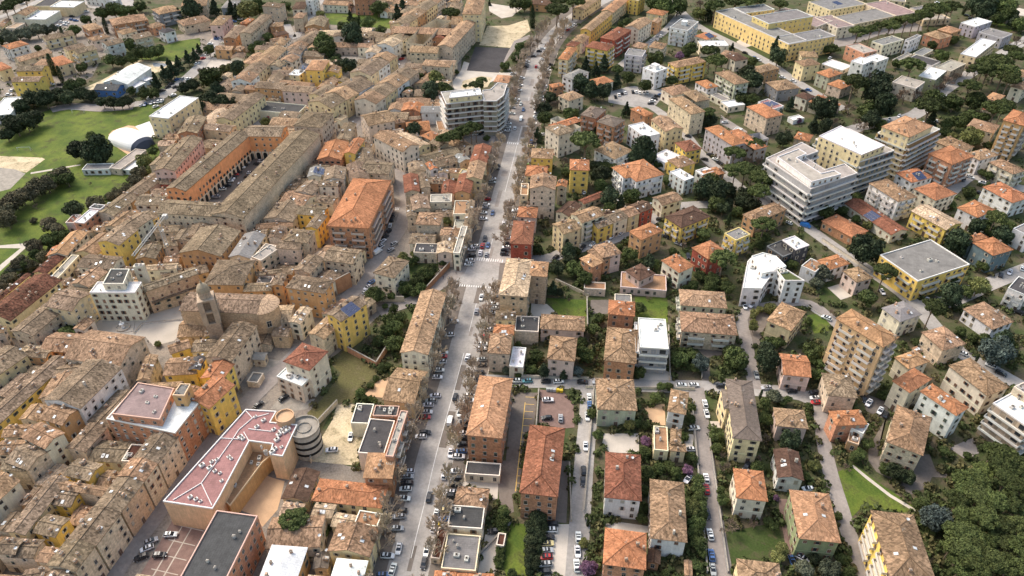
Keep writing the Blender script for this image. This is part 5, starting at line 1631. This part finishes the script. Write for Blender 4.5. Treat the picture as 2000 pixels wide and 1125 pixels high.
def tline(w, ox, oy):
    v = [float(t) for t in w[1:]]
    for i in range(0, len(v), 3): tree(w[0], ox+v[i]/5, oy+v[i+1]/5, v[i+2])
walk(TREES, tline)
# bare plane trees down both sides of the avenue
AQ2 = smooth_line(AVE[:15]); acc = 0; k = 0
for side, off, step in ((1, 9.6, 8.5), (-1, 6.9, 7.5)):
    d = 0; last = AQ2[0]; nxt = 3
    for i in range(1, len(AQ2)-1):
        d += (AQ2[i]-AQ2[i-1]).length
        if d >= nxt:
            nxt += step; t = (AQ2[i+1]-AQ2[i-1]).normalized(); n = Vector((-t.y, t.x, 0)); p = AQ2[i]+n*side*off+Vector((rnd.uniform(-.5, .5), rnd.uniform(-.5, .5), 0)); px_, py_ = pix(p)
            if 270 < py_ < 250 or (499 < py_ < 575) or (228 < py_ < 262) or (side > 0 and 250 < py_ < 290): continue
            root = bpy.data.objects.new("plane_tree", None); COL.objects.link(root); root.location = (p.x, p.y, 0); root.rotation_euler = (0, 0, rnd.random()*6.28); r = rnd.uniform(6.8, 8.6)
            link("branches", BR[k % 4], root, (*jit((.42,.34,.25), .15), 1), None, 0, (r*.85, r*.85, r*1.35)); link("trunk", TRK[1], root, None, None, 0, (5, 5, 2.6)); k += 1
            reg(root, "bare pale-twigged plane tree on the avenue's %s side" % ("left" if side > 0 else "right"), "tree", 4, "plane trees lining the avenue")
# ================= cars =================
def car_parts(kind):
    """meshes: body, glass, wheel, headlamp"""
    if kind == 'car':
        sec = [(-2.1,.35,.62,.62,.66),(-2.05,.30,.80,.86,.78),(-1.55,.28,.86,.96,.86),(-.6,.26,.88,.98,.88),(.7,.26,.88,.96,.88),(1.5,.28,.86,.88,.84),(2.0,.3,.78,.74,.74),(2.12,.38,.6,.6,.62)]
        cab = [(-1.95,.90,.74,.02),(-1.45,.92,.72,.46),(-.5,.95,.70,.54),(.35,.95,.70,.50),(1.1,.93,.74,.02)]
    else:
        sec = [(-2.5,.4,.85,1.9,.8),(-2.45,.35,.95,2.1,.9),(.9,.35,.95,2.1,.92),(1.4,.35,.93,1.75,.86),(1.75,.35,.92,1.15,.86),(2.35,.38,.88,1.0,.8),(2.5,.45,.7,.8,.65)]
        cab = [(.95,1.2,.955,.6),(1.38,1.2,.95,.4),(1.62,1.15,.9,.1)]
    b = MB()
    def ring(s): x, z0, w, z1, wt = s; m = (z0+z1)/2; return [Vector((x,-w*.9,z0)),Vector((x,-w,m)),Vector((x,-wt,z1)),Vector((x,wt,z1)),Vector((x,w,m)),Vector((x,w*.9,z0))]
    for s, t in zip(sec, sec[1:]):
        A, B = ring(s), ring(t)
        for i in range(6): j = (i+1) % 6; b.face([A[i], A[j], B[j], B[i]])
    b.face(ring(sec[0])); b.face(ring(sec[-1])[::-1])
    if kind == 'car':      # roof panel, pillars
        b.face([(-1.4,-.60,1.455),(.25,-.60,1.475),(.25,.60,1.475),(-1.4,.60,1.455)])
        for s in (-1, 1): b.box(-.6, -.5, s*.66-.02, s*.66+.02, .95, 1.44)
    body = b.mesh("body", [M_PAINT], False); g = MB()
    def cr(s): x, z, w, dh = s; return [Vector((x,-w,z)),Vector((x,-w+.14*(dh > .1),z+dh)),Vector((x,w-.14*(dh > .1),z+dh)),Vector((x,w,z))]
    for s, t in zip(cab, cab[1:]):
        A, B = cr(s), cr(t)
        for i in range(3): g.face([A[i], A[i+1], B[i+1], B[i]])
    glass = g.mesh("window_glass", [M_GLASS]); wl = MB()
    wl.tube(Vector((0,-.12,0)), Vector((0,.12,0)), .33, .33, 10, 0); wl.tube(Vector((0,-.13,0)), Vector((0,.13,0)), .17, .17, 8, 1); hl = MB(); hl.box(-.06,.06,-.18,.18,-.08,.08)
    return body, glass, wl.mesh("wheel", [M_TYRE, M_CHROME]), hl.mesh("headlight", [M_CHROME])
CPM = {'car': car_parts('car'), 'van': car_parts('van')}
CC = dict(w=(.72,.72,.71), s=(.34,.35,.36), b=(.022,.023,.027), r=(.38,.02,.02), B=(.06,.13,.30), T=(.10,.28,.30), g=(.25,.42,.10), y=(.62,.50,.24), V=(.74,.74,.73), L=(.05,.22,.55))
CN = dict(w="white", s="silver grey", b="black", r="red", B="blue", T="teal", g="green", y="pale yellow", V="white", L="bright blue")
AANG = math.atan2(AQ2[10].y-AQ2[2].y, AQ2[10].x-AQ2[2].x)
HD = dict(a=AANG, q=AANG-math.pi/2+.12, h=0.03, v=math.pi/2, d=R_(52), D=R_(-40), i=R_(30))
carpos = []; ALLC = []; FARC = MB()
def cget(w, ox, oy):
    for i in range(0, len(w)-3, 4): ALLC.append((oy+float(w[i+1])/5, ox+float(w[i])/5, w[i+2], w[i+3]))
walk(CARS, cget); ALLC.sort(reverse=True)
def cline():
    for y, x, hd, c in ALLC:
        p = at(x, y, .7); p.z = 0
        if any((p.x-q[0])**2+(p.y-q[1])**2 < 2.1 for q in carpos): continue
        carpos.append((p.x, p.y))
        if len(carpos) > 292:
            M4 = Matrix.Translation((p.x, p.y, .2)) @ Matrix.Rotation(HD[hd], 4, 'Z'); mi = 'wsbrB'.find(c) if c in 'wsbrB' else 0
            for x0, x1, w_, z0, z1, k_ in ((-2.1, 2.1, .86, .2, .85, mi), (-1.5, .9, .7, .85, 1.4, 5), (-1.2, .5, .66, 1.4, 1.45, mi)): FARC.box(x0, x1, -w_, w_, z0, z1, k_, M4)
            continue
        a = HD[hd]+rnd.uniform(-.06, .06)+(math.pi if rnd.random() < .5 else 0); kind = 'van' if c in 'VL' else 'car'; bm, gm, wm, hm = CPM[kind]
        root = bpy.data.objects.new("van" if kind == 'van' else "car", None); COL.objects.link(root); root.location = (p.x, p.y, .17); root.rotation_euler = (0, 0, a)
        s = rnd.uniform(.92, 1.03); root.scale = (s, s, s*rnd.uniform(.97, 1.08)); link("body", bm, root, (*jit(CC[c], .05), 1)); link("window_glass", gm, root)
        for sx in (-1.3, 1.35):
            for sy in (-.8, .8): link("wheel", wm, root, None, (sx if kind == 'car' else sx*1.15, sy, .33))
        if y > 330:
            for sy in (-.6, .6): link("headlight", hm, root, None, (2.08 if kind == 'car' else 2.46, sy, .62))
        reg(root, ("%s %s" % (CN[c], "delivery van" if kind == 'van' else "car")) + ({'a': " in the avenue's lane direction", 'q': " parked nose-in"}.get(hd, " parked")), "van" if kind == 'van' else "car", .7, "cars and vans on the streets and in the yards")
cline()
if FARC.f:
    fm = [mat('far_car_'+n, (lambda cc: (lambda t, b: b.inputs['Base Color'].__setattr__('default_value', (*cc, 1))))(CC[n]), .3, .5) for n in 'wsbrB']+[M_GLASS]
    o = FARC.build('far_cars', fm); o['kind'] = 'stuff'; o['label'] = 'small distant cars parked along the farthest streets and yards'; o['category'] = 'cars'
# ================= special things =================
def empty(name, p, rz=0): o = bpy.data.objects.new(name, None); COL.objects.link(o); o.location = (p.x, p.y, 0); o.rotation_euler = (0, 0, rz); return o
def addreg(o, label, cat, z=0): THINGS.append([o, '='+label, *pix(Vector((o.location.x, o.location.y, z))), cat, None])
SR = [th[0] for th in THINGS if th[1].startswith('=long school')][0]
def rl(pts, w=.24, z=12.0):
    b = MB(); Pw = [at(x, y, z) for x, y in pts]
    for p, q in zip(Pw, Pw[1:]):
        d = (q-p).normalized(); n = Vector((-d.y, d.x, 0))*w/2; c = Vector((SR.location.x, SR.location.y, 0)); b.face([p-n-c, q-n-c, q+n-c, p+n-c]); 
        for v in (n, -n): b.face([p+v-c, q+v-c, q+v-c-Vector((0,0,.5)), p+v-c-Vector((0,0,.5))])
    b.build("ridge_flashing", M_OBJ, SR, (.58,.55,.53,1))
rl([(338,976),(393,943),(414,987)]); rl([(393,943),(455,856)]); rl([(429,855),(465,857)]); rl([(455,856),(466,839),(493,816),(480,802)]); rl([(485,837),(530,842)]); rl([(493,816),(525,807)]); rl([(476,843),(486,861)])
for x, y in ((383,976),(392,980),(372,972),(410,915),(420,921),(414,903),(424,899),(433,940),(430,925),(447,893),(452,897),(395,910),(470,855),(475,858),(502,835),(515,822),(499,815),(535,840),(545,850),(552,838),(560,832),(566,828),(556,845),(541,860),(537,878),(532,884),(550,874),(548,842),(563,840)):
    q = at(x, y, 11.7)-Vector((SR.location.x, SR.location.y, 0)); link("rooftop_unit", ACM, SR, (.62,.60,.57,1), q, R_(48), rnd.uniform(.55, .95))
# church
p = at(560/1+0, 640, 0)
A, B, C = at(358, 603, 15), at(530, 615, 15), at(552, 585, 15)
Pq, rc = rect_from(at(355, 604, 15), at(512, 616, 15), at(522, 578, 15)); ch = build(Pq, 15, 'g', 'T', 'a', 'xc', name="church", rect=rc)
for k in ("_wc", "_rc", "_st", "_h", "_ang"):
    if k in ch: del ch[k]
addreg(ch, "brick church with brown pitched roof and rounded apse beside the piazza", "church", 15)
hx, hy = rc[2], rc[3]; b = MB(); n = 9; ring = [(hx-1.2+hy*.98*math.cos(t), hy*.98*math.sin(t)) for t in [-math.pi/2+math.pi*i/n for i in range(n+1)]]
for i in range(n): b.face([(*ring[i], 0), (*ring[i+1], 0), (*ring[i+1], 14.8), (*ring[i], 14.8)])
b.build("apse_wall", M_BRICK, ch, (.50,.35,.22,1)); b = MB(); rr = [(hx-1.2+(hy+.6)*math.cos(t), (hy+.6)*math.sin(t)) for t in [-math.pi/2+math.pi*i/n for i in range(n+1)]]
for i in range(n): b.face([(*rr[i], 14.9), (*rr[i+1], 14.9), (hx-1.2, 0, 15+hy*.36)], 0, [(0, 0), (3, 0), (1.5, 7)])
b.build("apse_roof", M_TILE, ch, (.36,.25,.165,.9))
for i in range(2): link("window", WM[3], ch, (.1,.08,.06,1), (-hx*.3+i*hx*.75, -hy+.35, 9), math.pi, (1.6, 1.2, 1.7))
link("window", WM[3], ch, (.1,.08,.06,1), (hx-1.2+hy*.98*math.cos(-1.0), hy*.98*math.sin(-1.0), 9), -1.0-math.pi/2, (1.6, 1.2, 1.7))
# bell tower
tp = at(431, 674, 0); bt = empty("bell_tower", tp, R_(20)); bt.scale = (1.12, 1.12, 1.08); b = MB(); b.box(-2.4, 2.4, -2.4, 2.4, 0, 12, 0); b.build("wall", M_BRICK, bt, (.40,.30,.22,1)); b = MB()
b.box(-2.6, 2.6, -2.6, 2.6, 12, 12.5)
for z0, z1 in ((12.5, 17.5), (17.9, 22.5)):
    for sx in (-1, 1):
        for sy in (-1, 1): b.box(sx*2.0-.85, sx*2.0+.85, sy*2.0-.85, sy*2.0+.85, z0, z1)
    b.box(-2.1, 2.1, -2.1, 2.1, z1-.9, z1); b.box(-2.75, 2.75, -2.75, 2.75, z1, z1+.4)
b.build("belfry", M_WALL, bt, (.44,.34,.25,1)); b = MB(); b.box(-1.7, 1.7, -1.7, 1.7, 12.5, 22.3); b.build("belfry_shade_fill", M_BARK, bt)  # inner box toned dark in place of the shade inside the belfry openings
b = MB(); b.lathe([(2.0, 22.9), (2.0, 25.3), (2.3, 25.4), (2.3, 25.7)], 8); b.build("drum", M_BRICK, bt, (.42,.33,.25,1)); b = MB(); b.lathe([(2.2, 25.7), (2.1, 26.6), (1.7, 27.6), (1.0, 28.4), (.35, 28.9), (.3, 29.6), (.05, 30.4)], 12)
b.build("dome", M_WALL, bt, (.36,.29,.20,1), smooth=True); addreg(bt, "square bell tower with arched belfry and small dome beside the brick church", "bell tower", 20)
# tennis dome
dp = at(257, 278, 0); dm = empty("tennis_dome", dp, R_(-33)); b = MB(); nu, nv = 14, 16; Lx, Wy, Hz = 15, 8.6, 6.8
def dome(u, v):
    t = -1+2*u/nu; a = math.pi*v/nv; e = (1-abs(t)**3.2)**.5 if abs(t) < 1 else 0; return Vector((t*Lx, -math.cos(a)*Wy*max(e, .02)**.6, math.sin(a)**.8*Hz*e))
for u in range(nu):
    for v in range(nv): b.face([dome(u, v), dome(u+1, v), dome(u+1, v+1), dome(u, v+1)], 1 if u >= nu-2 else 0)
M_MEM = mat("white_membrane", flatcol((.74, .73, .70), .2, .05), .5); M_NAVY = mat("navy_membrane", flatcol((.05, .06, .085), .2, .1), .5)
b.build("membrane", [M_MEM, M_NAVY], dm, smooth=True); addreg(dm, "white inflated tennis dome with a dark navy end beside the football field", "sports dome", 4)
# church-side fountain, crane, goals, terraces
fp = at(241, 641, 0); ft = empty("fountain", fp, .3); b = MB(); b.lathe([(2.8, 0), (2.8, .9), (2.5, .9), (2.5, .5), (0, .5)], 10); b.build("basin", M_STONE, ft); b = MB(); b.lathe([(.8, .5), (.5, 1.2), (.4, 2.2), (1.1, 2.5), (.3, 2.6), (.35, 3.6), (0, 4.1)], 8); b.build("statue_column", M_MEM, ft)
b = MB(); b.box(-4.2, 4.2, -3.4, 3.4, .04, .25); b.build("step", M_STONE, ft); addreg(ft, "pale stone fountain on a stepped base in the piazza", "fountain")
cp = at(337, 514, 0); cr_ = empty("tower_crane", cp); 
def lattice(b, p, q, w, n):
    d = (q-p); u = d.normalized().orthogonal().normalized()*w/2; v = d.normalized().cross(u).normalized()*w/2; C4 = [u+v, u-v, -u-v, v-u]
    for c in C4: b.tube(p+c, q+c, .09, .09, 4)
    for i in range(n):
        a0, a1 = p+d*(i/n), p+d*((i+1)/n)
        for j in range(4): b.tube(a0+C4[j], a1+C4[(j+1) % 4], .05, .05, 3)
top = Vector((0, 0, 22)); b = MB(); lattice(b, Vector((0, 0, 0)), top, 1.2, 16); b.build("mast", M_OBJ, cr_, (.45,.44,.42,1))
tip = at(262, 505, 20)-cp; b = MB(); lattice(b, top, Vector((tip.x, tip.y, 21.5)), .9, 22); b.build("jib", M_OBJ, cr_, (.48,.47,.45,1)); b = MB(); d = Vector((-tip.x, -tip.y, 0)).normalized()
lattice(b, top, top+d*6, .9, 5); b.box(d.x*6-1, d.x*6+1, d.y*6-1, d.y*6+1, 20.5, 22.3); b.tube(top, top+Vector((0, 0, 3)), .2, .1, 5); b.tube(top+Vector((0, 0, 3)), Vector((tip.x*.7, tip.y*.7, 21.9)), .04, .04, 3); b.build("counter_jib", M_OBJ, cr_, (.45,.44,.42,1))
addreg(cr_, "grey lattice tower crane rising over the roofs behind the white palace", "crane", 15)
for gx, gy, rz in ((48, 295, R_(5)), (153, 221, R_(5))):
    gp = at(gx, gy, 0); go = empty("football_goal", gp, rz); b = MB(); b.tube(Vector((-3.6,0,0)), Vector((-3.6,0,2.44)), .09, .09, 5); b.tube(Vector((3.6,0,0)), Vector((3.6,0,2.44)), .09, .09, 5); b.tube(Vector((-3.6,0,2.44)), Vector((3.6,0,2.44)), .09, .09, 5)
    for s in (-3.6, 3.6): b.tube(Vector((s,0,2.44)), Vector((s,1.6,0)), .05, .05, 4)
    b.build("frame", M_CHROME, go); addreg(go, "white football goal at the %s of the grass field" % ("near end" if gx < 100 else "far edge"), "goal")
# round parking ramp, round stair bay
q = at(593, 838, 0); q = at(594, 836, 11); o = empty("parking_ramp", q); b = MB(); b.lathe([(4.9, 0), (4.9, 11)], 24)
b.build("wall", M_WALL, o, (.46,.42,.36,1)); b = MB(); b.lathe([(5.1, 11), (5.1, 11.9), (4.8, 11.9), (4.8, 11), (2.4, 11.0), (2.4, 11.4), (2.2, 11.4), (2.2, 10.9), (0, 10.9)], 24); b.build("deck", M_CONC, o)
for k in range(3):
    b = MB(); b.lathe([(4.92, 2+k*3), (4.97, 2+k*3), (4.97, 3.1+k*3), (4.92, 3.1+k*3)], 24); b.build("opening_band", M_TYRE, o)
addreg(o, "round grey concrete parking ramp behind the pinkish-red school roof", "parking ramp", 11)
q = at(556, 812, 14); o = empty("round_bay", q); b = MB(); b.lathe([(3.1, 0), (3.1, 14.2), (2.8, 14.2), (2.8, 13.4), (0, 13.4)], 20); b.build("wall", M_WALL, o, (.55,.36,.22,1)); b = MB(); b.lathe([(2.78, 13.45), (0, 13.46)], 20); b.build("floor", M_TERRA, o); addreg(o, "round orange terrace tower between the school roof and the ramp", "terrace", 14)
q = at(1532, 742, 0); o = empty("round_bay", q); b = MB(); b.lathe([(2.2, 0), (2.2, 3.4)], 16); b.build("wall", M_WALL, o, (.5,.45,.36,1)); b = MB(); b.lathe([(2.6, 3.3), (2.6, 3.5), (.3, 4.3), (0, 4.3)], 16); b.build("roof", M_TILE, o, (.4,.14,.08,.3)); addreg(o, "low round bay with red conical roof attached beside the dormered house", "bay")
# school portico columns
for th in THINGS:
    if th[0].name == "hall" or True:
        pass
pq = [at(1455, 72, 0), at(1462, 74.5, 0), at(1469, 77, 0), at(1476, 79, 0)]
for q in pq:
    o = empty("portico_column", q); b = MB(); b.lathe([(.75, 0), (.75, .4), (.55, .5), (.5, 11.2), (.8, 11.6), (.8, 12)], 12); b.build("shaft", M_MEM, o, smooth=False); reg(o, "tall white round column of the yellow school's entrance porch", "column", 0, "entrance columns of the yellow school")
# garden walls and fences
WALLS = """
1047 836 1052 764 1.4 k|low wall dividing the two car parks left of the dark red-brown roof
608 845 660 790 2.5 e|long grey wall between the olive lawn and the sandy yard, upper stretch
608 905 615 840 2.5 e|long grey wall between the olive lawn and the round ramp
680 688 736 718 3 k|old brick wall at the top of the sloping olive lawn
736 718 760 680 3 k|old brick wall climbing beside the overgrown garden
712 588 790 590 3 e|long stone wall under the junction ramp
688 560 660 575 8 k|tall brick rampart beside the descending street
1143 758 1356 762 1.2 c|low pale garden wall along the cross street, near side
1005 737 1150 742 1.3 c|low pale garden wall along the cross street behind the row of cars
1160 757 1140 1000 1.1 w|low white wall along the right kerb of the side street
1381 1120 1352 800 1.2 s|garden fence wall along the left kerb of the narrow lane
1421 1120 1385 860 1.2 s|garden fence wall along the right kerb of the narrow lane
1605 620 1575 600 1.2 w|white driveway wall by the angular white house
1305 640 1308 745 1.6 e|garden wall right of the white terraced house
1146 585 1147 640 1.8 e|narrow wall right of the walled green garden
1085 550 1150 580 1.6 e|overgrown stone wall behind the patched-roof palace
1605 470 1700 533 1.5 c|street wall below the red-roofed bungalow
1697 1040 1712 1120 .9 c|low pale wall beside the lane by the yellow block
1370 740 1373 700 1.2 e|entrance wall of the paved drive at the crossing
930 745 921 740 1.2 e|short wall at the brick villa's corner
1112 906 1116 1020 1.1 e|wall of the ramp beside the dark red-brown roof
262 652 278 633 .6 w|low white kerb bench crossing the piazza, short leg
278 633 357 625 .6 w|low white kerb bench crossing the piazza, long leg
900 1122 998 1022 1 s|fence between the pale drive and the small green garden
820 585 880 520 3 k|curved brick retaining wall beside the hedged triangle
"""
for ln in WALLS.strip().splitlines():
    ln, lab = ln.split('|'); w = ln.split(); A, B = at(float(w[0]), float(w[1]), 0), at(float(w[2]), float(w[3]), 0); h = float(w[4]); L = (B-A).length; m = (A+B)/2
    o = empty("garden_wall", m, math.atan2(B.y-A.y, B.x-A.x)); b = MB(); b.box(-L/2, L/2, -.15, .15, 0, h); b.build("wall", M_WALL, o, (*jit(WC[w[5]]), 1)); b = MB(); b.box(-L/2, L/2, -.24, .24, h, h+.12); b.build("coping", M_CONC, o); addreg(o, lab, "wall")
# street lamps on the avenue
for i in range(8, len(AQ2)-4, 9):
    t = (AQ2[i+1]-AQ2[i-1]).normalized(); n = Vector((-t.y, t.x, 0)); p = AQ2[i]+n*11.3; o = empty("street_lamp", p, math.atan2(-n.y, -n.x)); b = MB(); b.tube(Vector((0,0,0)), Vector((0,0,8)), .1, .06, 6); b.tube(Vector((0,0,8)), Vector((1.8,0,8.4)), .06, .05, 5); b.build("pole", M_OBJ, o, (.3,.3,.3,1)); b = MB(); b.box(1.5, 2.3, -.18, .18, 8.3, 8.45); b.build("lamp_head", M_CHROME, o); reg(o, "grey street lamp at the avenue's left kerb", "street lamp", 4, "street lamps along the avenue")
# waste bins
for x, y, c, cn in ((1070,763,(.4,.42,.4),"grey"),(1077,763.5,(.4,.42,.4),"grey"),(1083,764,(.5,.5,.5),"light grey"),(1089,765,(.62,.45,.03),"yellow"),(1096,766,(.62,.45,.03),"yellow"),(860,1027,(.62,.45,.03),"yellow"),(866,1027.5,(.6,.6,.6),"white")):
    o = empty("waste_bin", at(x, y, 0), .1); b = MB(); b.box(-.6, .6, -.5, .5, .15, 1.2); b.build("body", M_OBJ, o, (*c, 1)); b = MB(); b.box(-.65, .65, -.55, .55, 1.2, 1.35); b.build("lid", M_OBJ, o, (*tuple(v*.8 for v in c), 1)); reg(o, "%s waste bin" % cn, "waste bin", .7, "waste bins")

# small pedestrians
sk = bpy.data.meshes.new("person_body"); J = [(0,0,.95),(0,0,1.2),(0,0,1.42),(0,.01,1.52),(0,.02,1.66),(.2,0,1.4),(.26,.03,1.12),(.27,.12,.9),(-.2,0,1.4),(-.26,-.03,1.12),(-.27,-.1,.9),(.1,0,.88),(.11,.14,.5),(.11,.1,.06),(.11,.24,.03),(-.1,0,.88),(-.11,-.06,.5),(-.11,-.22,.1),(-.11,-.1,.03)]
E = [(0,1),(1,2),(2,3),(3,4),(2,5),(5,6),(6,7),(2,8),(8,9),(9,10),(0,11),(11,12),(12,13),(13,14),(0,15),(15,16),(16,17),(17,18)]; RAD = [.15,.14,.15,.06,.11,.06,.045,.035,.06,.045,.035,.09,.065,.05,.04,.09,.065,.05,.04]
sk.from_pydata(J, E, []); to = bpy.data.objects.new("tmp_person", sk); COL.objects.link(to); md = to.modifiers.new("skin", 'SKIN')
for i, v in enumerate(sk.skin_vertices[0].data): v.radius = (RAD[i], RAD[i]); v.use_root = (i == 0)
md2 = to.modifiers.new("sub", 'SUBSURF'); md2.levels = 1; dg = bpy.context.evaluated_depsgraph_get(); pm = bpy.data.meshes.new_from_object(to.evaluated_get(dg)); bpy.data.objects.remove(to); pm.name = "person"; pm.materials.clear(); pm.materials.append(M_OBJ)
for x, y, c, lb in ((866, 545, (.06,.06,.08), "person in dark clothes walking on the curved ramp beside the hedged triangle"), (891, 536, (.05,.05,.06), "person in black at the corner where the ramp meets the avenue"), (41, 479, (.08,.07,.07), "person in dark clothes walking the pale meadow path"), (270, 618, (.12,.12,.16), "person standing before the white palace doorway"), (291, 671, (.05,.05,.05), "person in black walking across the lower piazza corner"), (335, 1002, (.2,.08,.06), "person beside the street corner of the red-roofed school")):
    p = at(x, y, 0); o = link("person", pm, None, (*c, 1), (p.x, p.y, .19), rnd.random()*6); THINGS.append([o, '='+lb, x, y, "person", None])
# resurfaced patches, oil stains and manholes on the carriageway
rr_ = random.Random(9)
for i in range(3, len(AQ2)-6, 4):
    t = (AQ2[i+1]-AQ2[i-1]).normalized(); n = Vector((-t.y, t.x, 0)); c = AQ2[i]+n*rr_.uniform(-4.5, 4.5); l, w = rr_.uniform(1.5, 9), rr_.uniform(.5, 1.7); b = MB(); b.face([-t*l-n*w, -n*w+t*l, t*l+n*w, n*w-t*l][0:4]); o = b.build("asphalt_patch", rr_.choice([M_ROAD2, M_ROAD2, M_PARK]), loc=(c.x, c.y, .145+i*.0005)); o["kind"] = "structure"
    if o.data.polygons[0].normal.z < 0: o.data.flip_normals()
# garden undergrowth: hedges, bushes and grass tufts between the houses
BB = [(min(p[0] for p in P)-.7, max(p[0] for p in P)+.7, min(p[1] for p in P)-.7, max(p[1] for p in P)+.7, P) for P in FOOT+HARD]
CELL = {}
for bb in BB:
    for i in range(int(bb[0]//20), int(bb[1]//20)+1):
        for j in range(int(bb[2]//20), int(bb[3]//20)+1): CELL.setdefault((i, j), []).append(bb)
def free(x, y):
    for a, b_, c, d, P in CELL.get((int(x//20), int(y//20)), []):
        if a <= x <= b_ and c <= y <= d and inside(x, y, P): return False
    return all((x-q[0])**2+(y-q[1])**2 > 5 for q in carpos)
b = MB(); r2 = random.Random(5); b2 = MB(); cnt = 0
for t in range(60000):
    x, y = r2.uniform(-30, 2030), r2.uniform(-5, 1150); p = at(x, y, 0)
    if r2.random() > min(1, (110/ max(90, p.y))*1.0+.35): continue
    if not free(p.x, p.y): continue
    cnt += 1
    if cnt > 5200: break
    rr = r2.uniform(.5, 1.9); tgt = b if r2.random() < .6 else b2; nq = 26 if p.y < 350 else 14
    for i in range(nq):
        v = Vector((r2.gauss(0, 1), r2.gauss(0, 1), abs(r2.gauss(0, 1)))).normalized(); q = Vector((p.x, p.y, rr*.25))+Vector((v.x*rr, v.y*rr, v.z*rr*.9))*r2.uniform(.7, 1.1)
        nrm = (v+Vector((r2.gauss(0, .5), r2.gauss(0, .5), r2.gauss(0, .5)))).normalized(); u = nrm.orthogonal().normalized(); w = nrm.cross(u); s = rr*.26*r2.uniform(.7, 1.3); tgt.face([q-u*s-w*s, q+u*s-w*s*.8, q+u*s*.8+w*s, q-u*s+w*s*.7])
print("shrubs", cnt)
for bb_, c, nm, lb in ((b, (.06,.075,.026,1), "garden_shrubs", "dark green shrubs and hedges filling the gardens between the houses"), (b2, (.115,.105,.045,1), "dry_undergrowth", "olive brown undergrowth scattered through gardens and slopes")):
    o = bb_.build(nm, M_LEAF, None, c); o["kind"] = "stuff"; o["label"] = lb; o["category"] = "undergrowth"
# ================= labels =================
LMS = []
for ln in LM.strip().splitlines():
    a, b_, c = ln.split(' ', 2); LMS.append((float(a), float(b_), c))
ORD = ["", "second ", "third ", "fourth ", "fifth ", "sixth ", "seventh ", "eighth ", "ninth ", "tenth "]+["%dth " % i for i in range(11, 40)]
def rel(dx, dy):
    d = math.hypot(dx, dy)
    if d < 16: return "at"
    a = math.degrees(math.atan2(-dy, dx)) % 360; s = ["right of", "up-right of", "above", "up-left of", "left of", "down-left of", "below", "down-right of"][int(((a+22.5) % 360)//45)]
    return s
groups = {}
for th in THINGS:
    o, desc, x, y, cat, grp = th; o["category"] = cat
    if not grp and cat in ("house", "apartment block", "shed", "hall", "house annex"): grp = cat.replace("annex", "annexe") + "s of the " + ("old town" if x < 905 else "villa quarter")
    if grp: o["group"] = grp
    if desc[0] == '=': o["label"] = desc[1:]; continue
    ds = sorted((math.hypot(x-a, y-b_), a, b_, c) for a, b_, c in LMS)[:4]; best = None
    for d, a, b_, c in ds:
        key = (desc, rel(x-a, y-b_), c)
        if key not in groups: best = (key, d); break
    if best is None: d, a, b_, c = ds[0]; best = ((desc, rel(x-a, y-b_), c), d)
    groups.setdefault(best[0], []).append((best[1], th))
for (desc, rl, c), L in groups.items():
    L.sort(key=lambda t: t[0])
    for i, (d, th) in enumerate(L):
        pre = "" if len(L) == 1 else (ORD[i]+"nearest " if i else "nearest ")
        lab = "%s%s, %s %s" % (pre, desc, rl, c)
        for a_, b_ in ((" tiled", ""), (" hipped", ""), (" pitched", ""), (" gabled", ""), (" with", ","), ("bare pale-twigged", "bare"), (" on the avenue's left side", " left"), (" on the avenue's right side", " right"), ("in the avenue's lane direction", "driving")):
            if len(lab.split()) > 16: lab = lab.replace(a_, b_, 1)
        th[0]["label"] = lab
cam.data.dof.use_dof = False
print("things", len(THINGS), "objects", len(bpy.data.objects), "cars", len(carpos))
mx = max(len(o["label"].split()) for o, *_ in THINGS); print("max words", mx, [o["label"] for o, *_ in THINGS if len(o["label"].split()) > 16][:8])
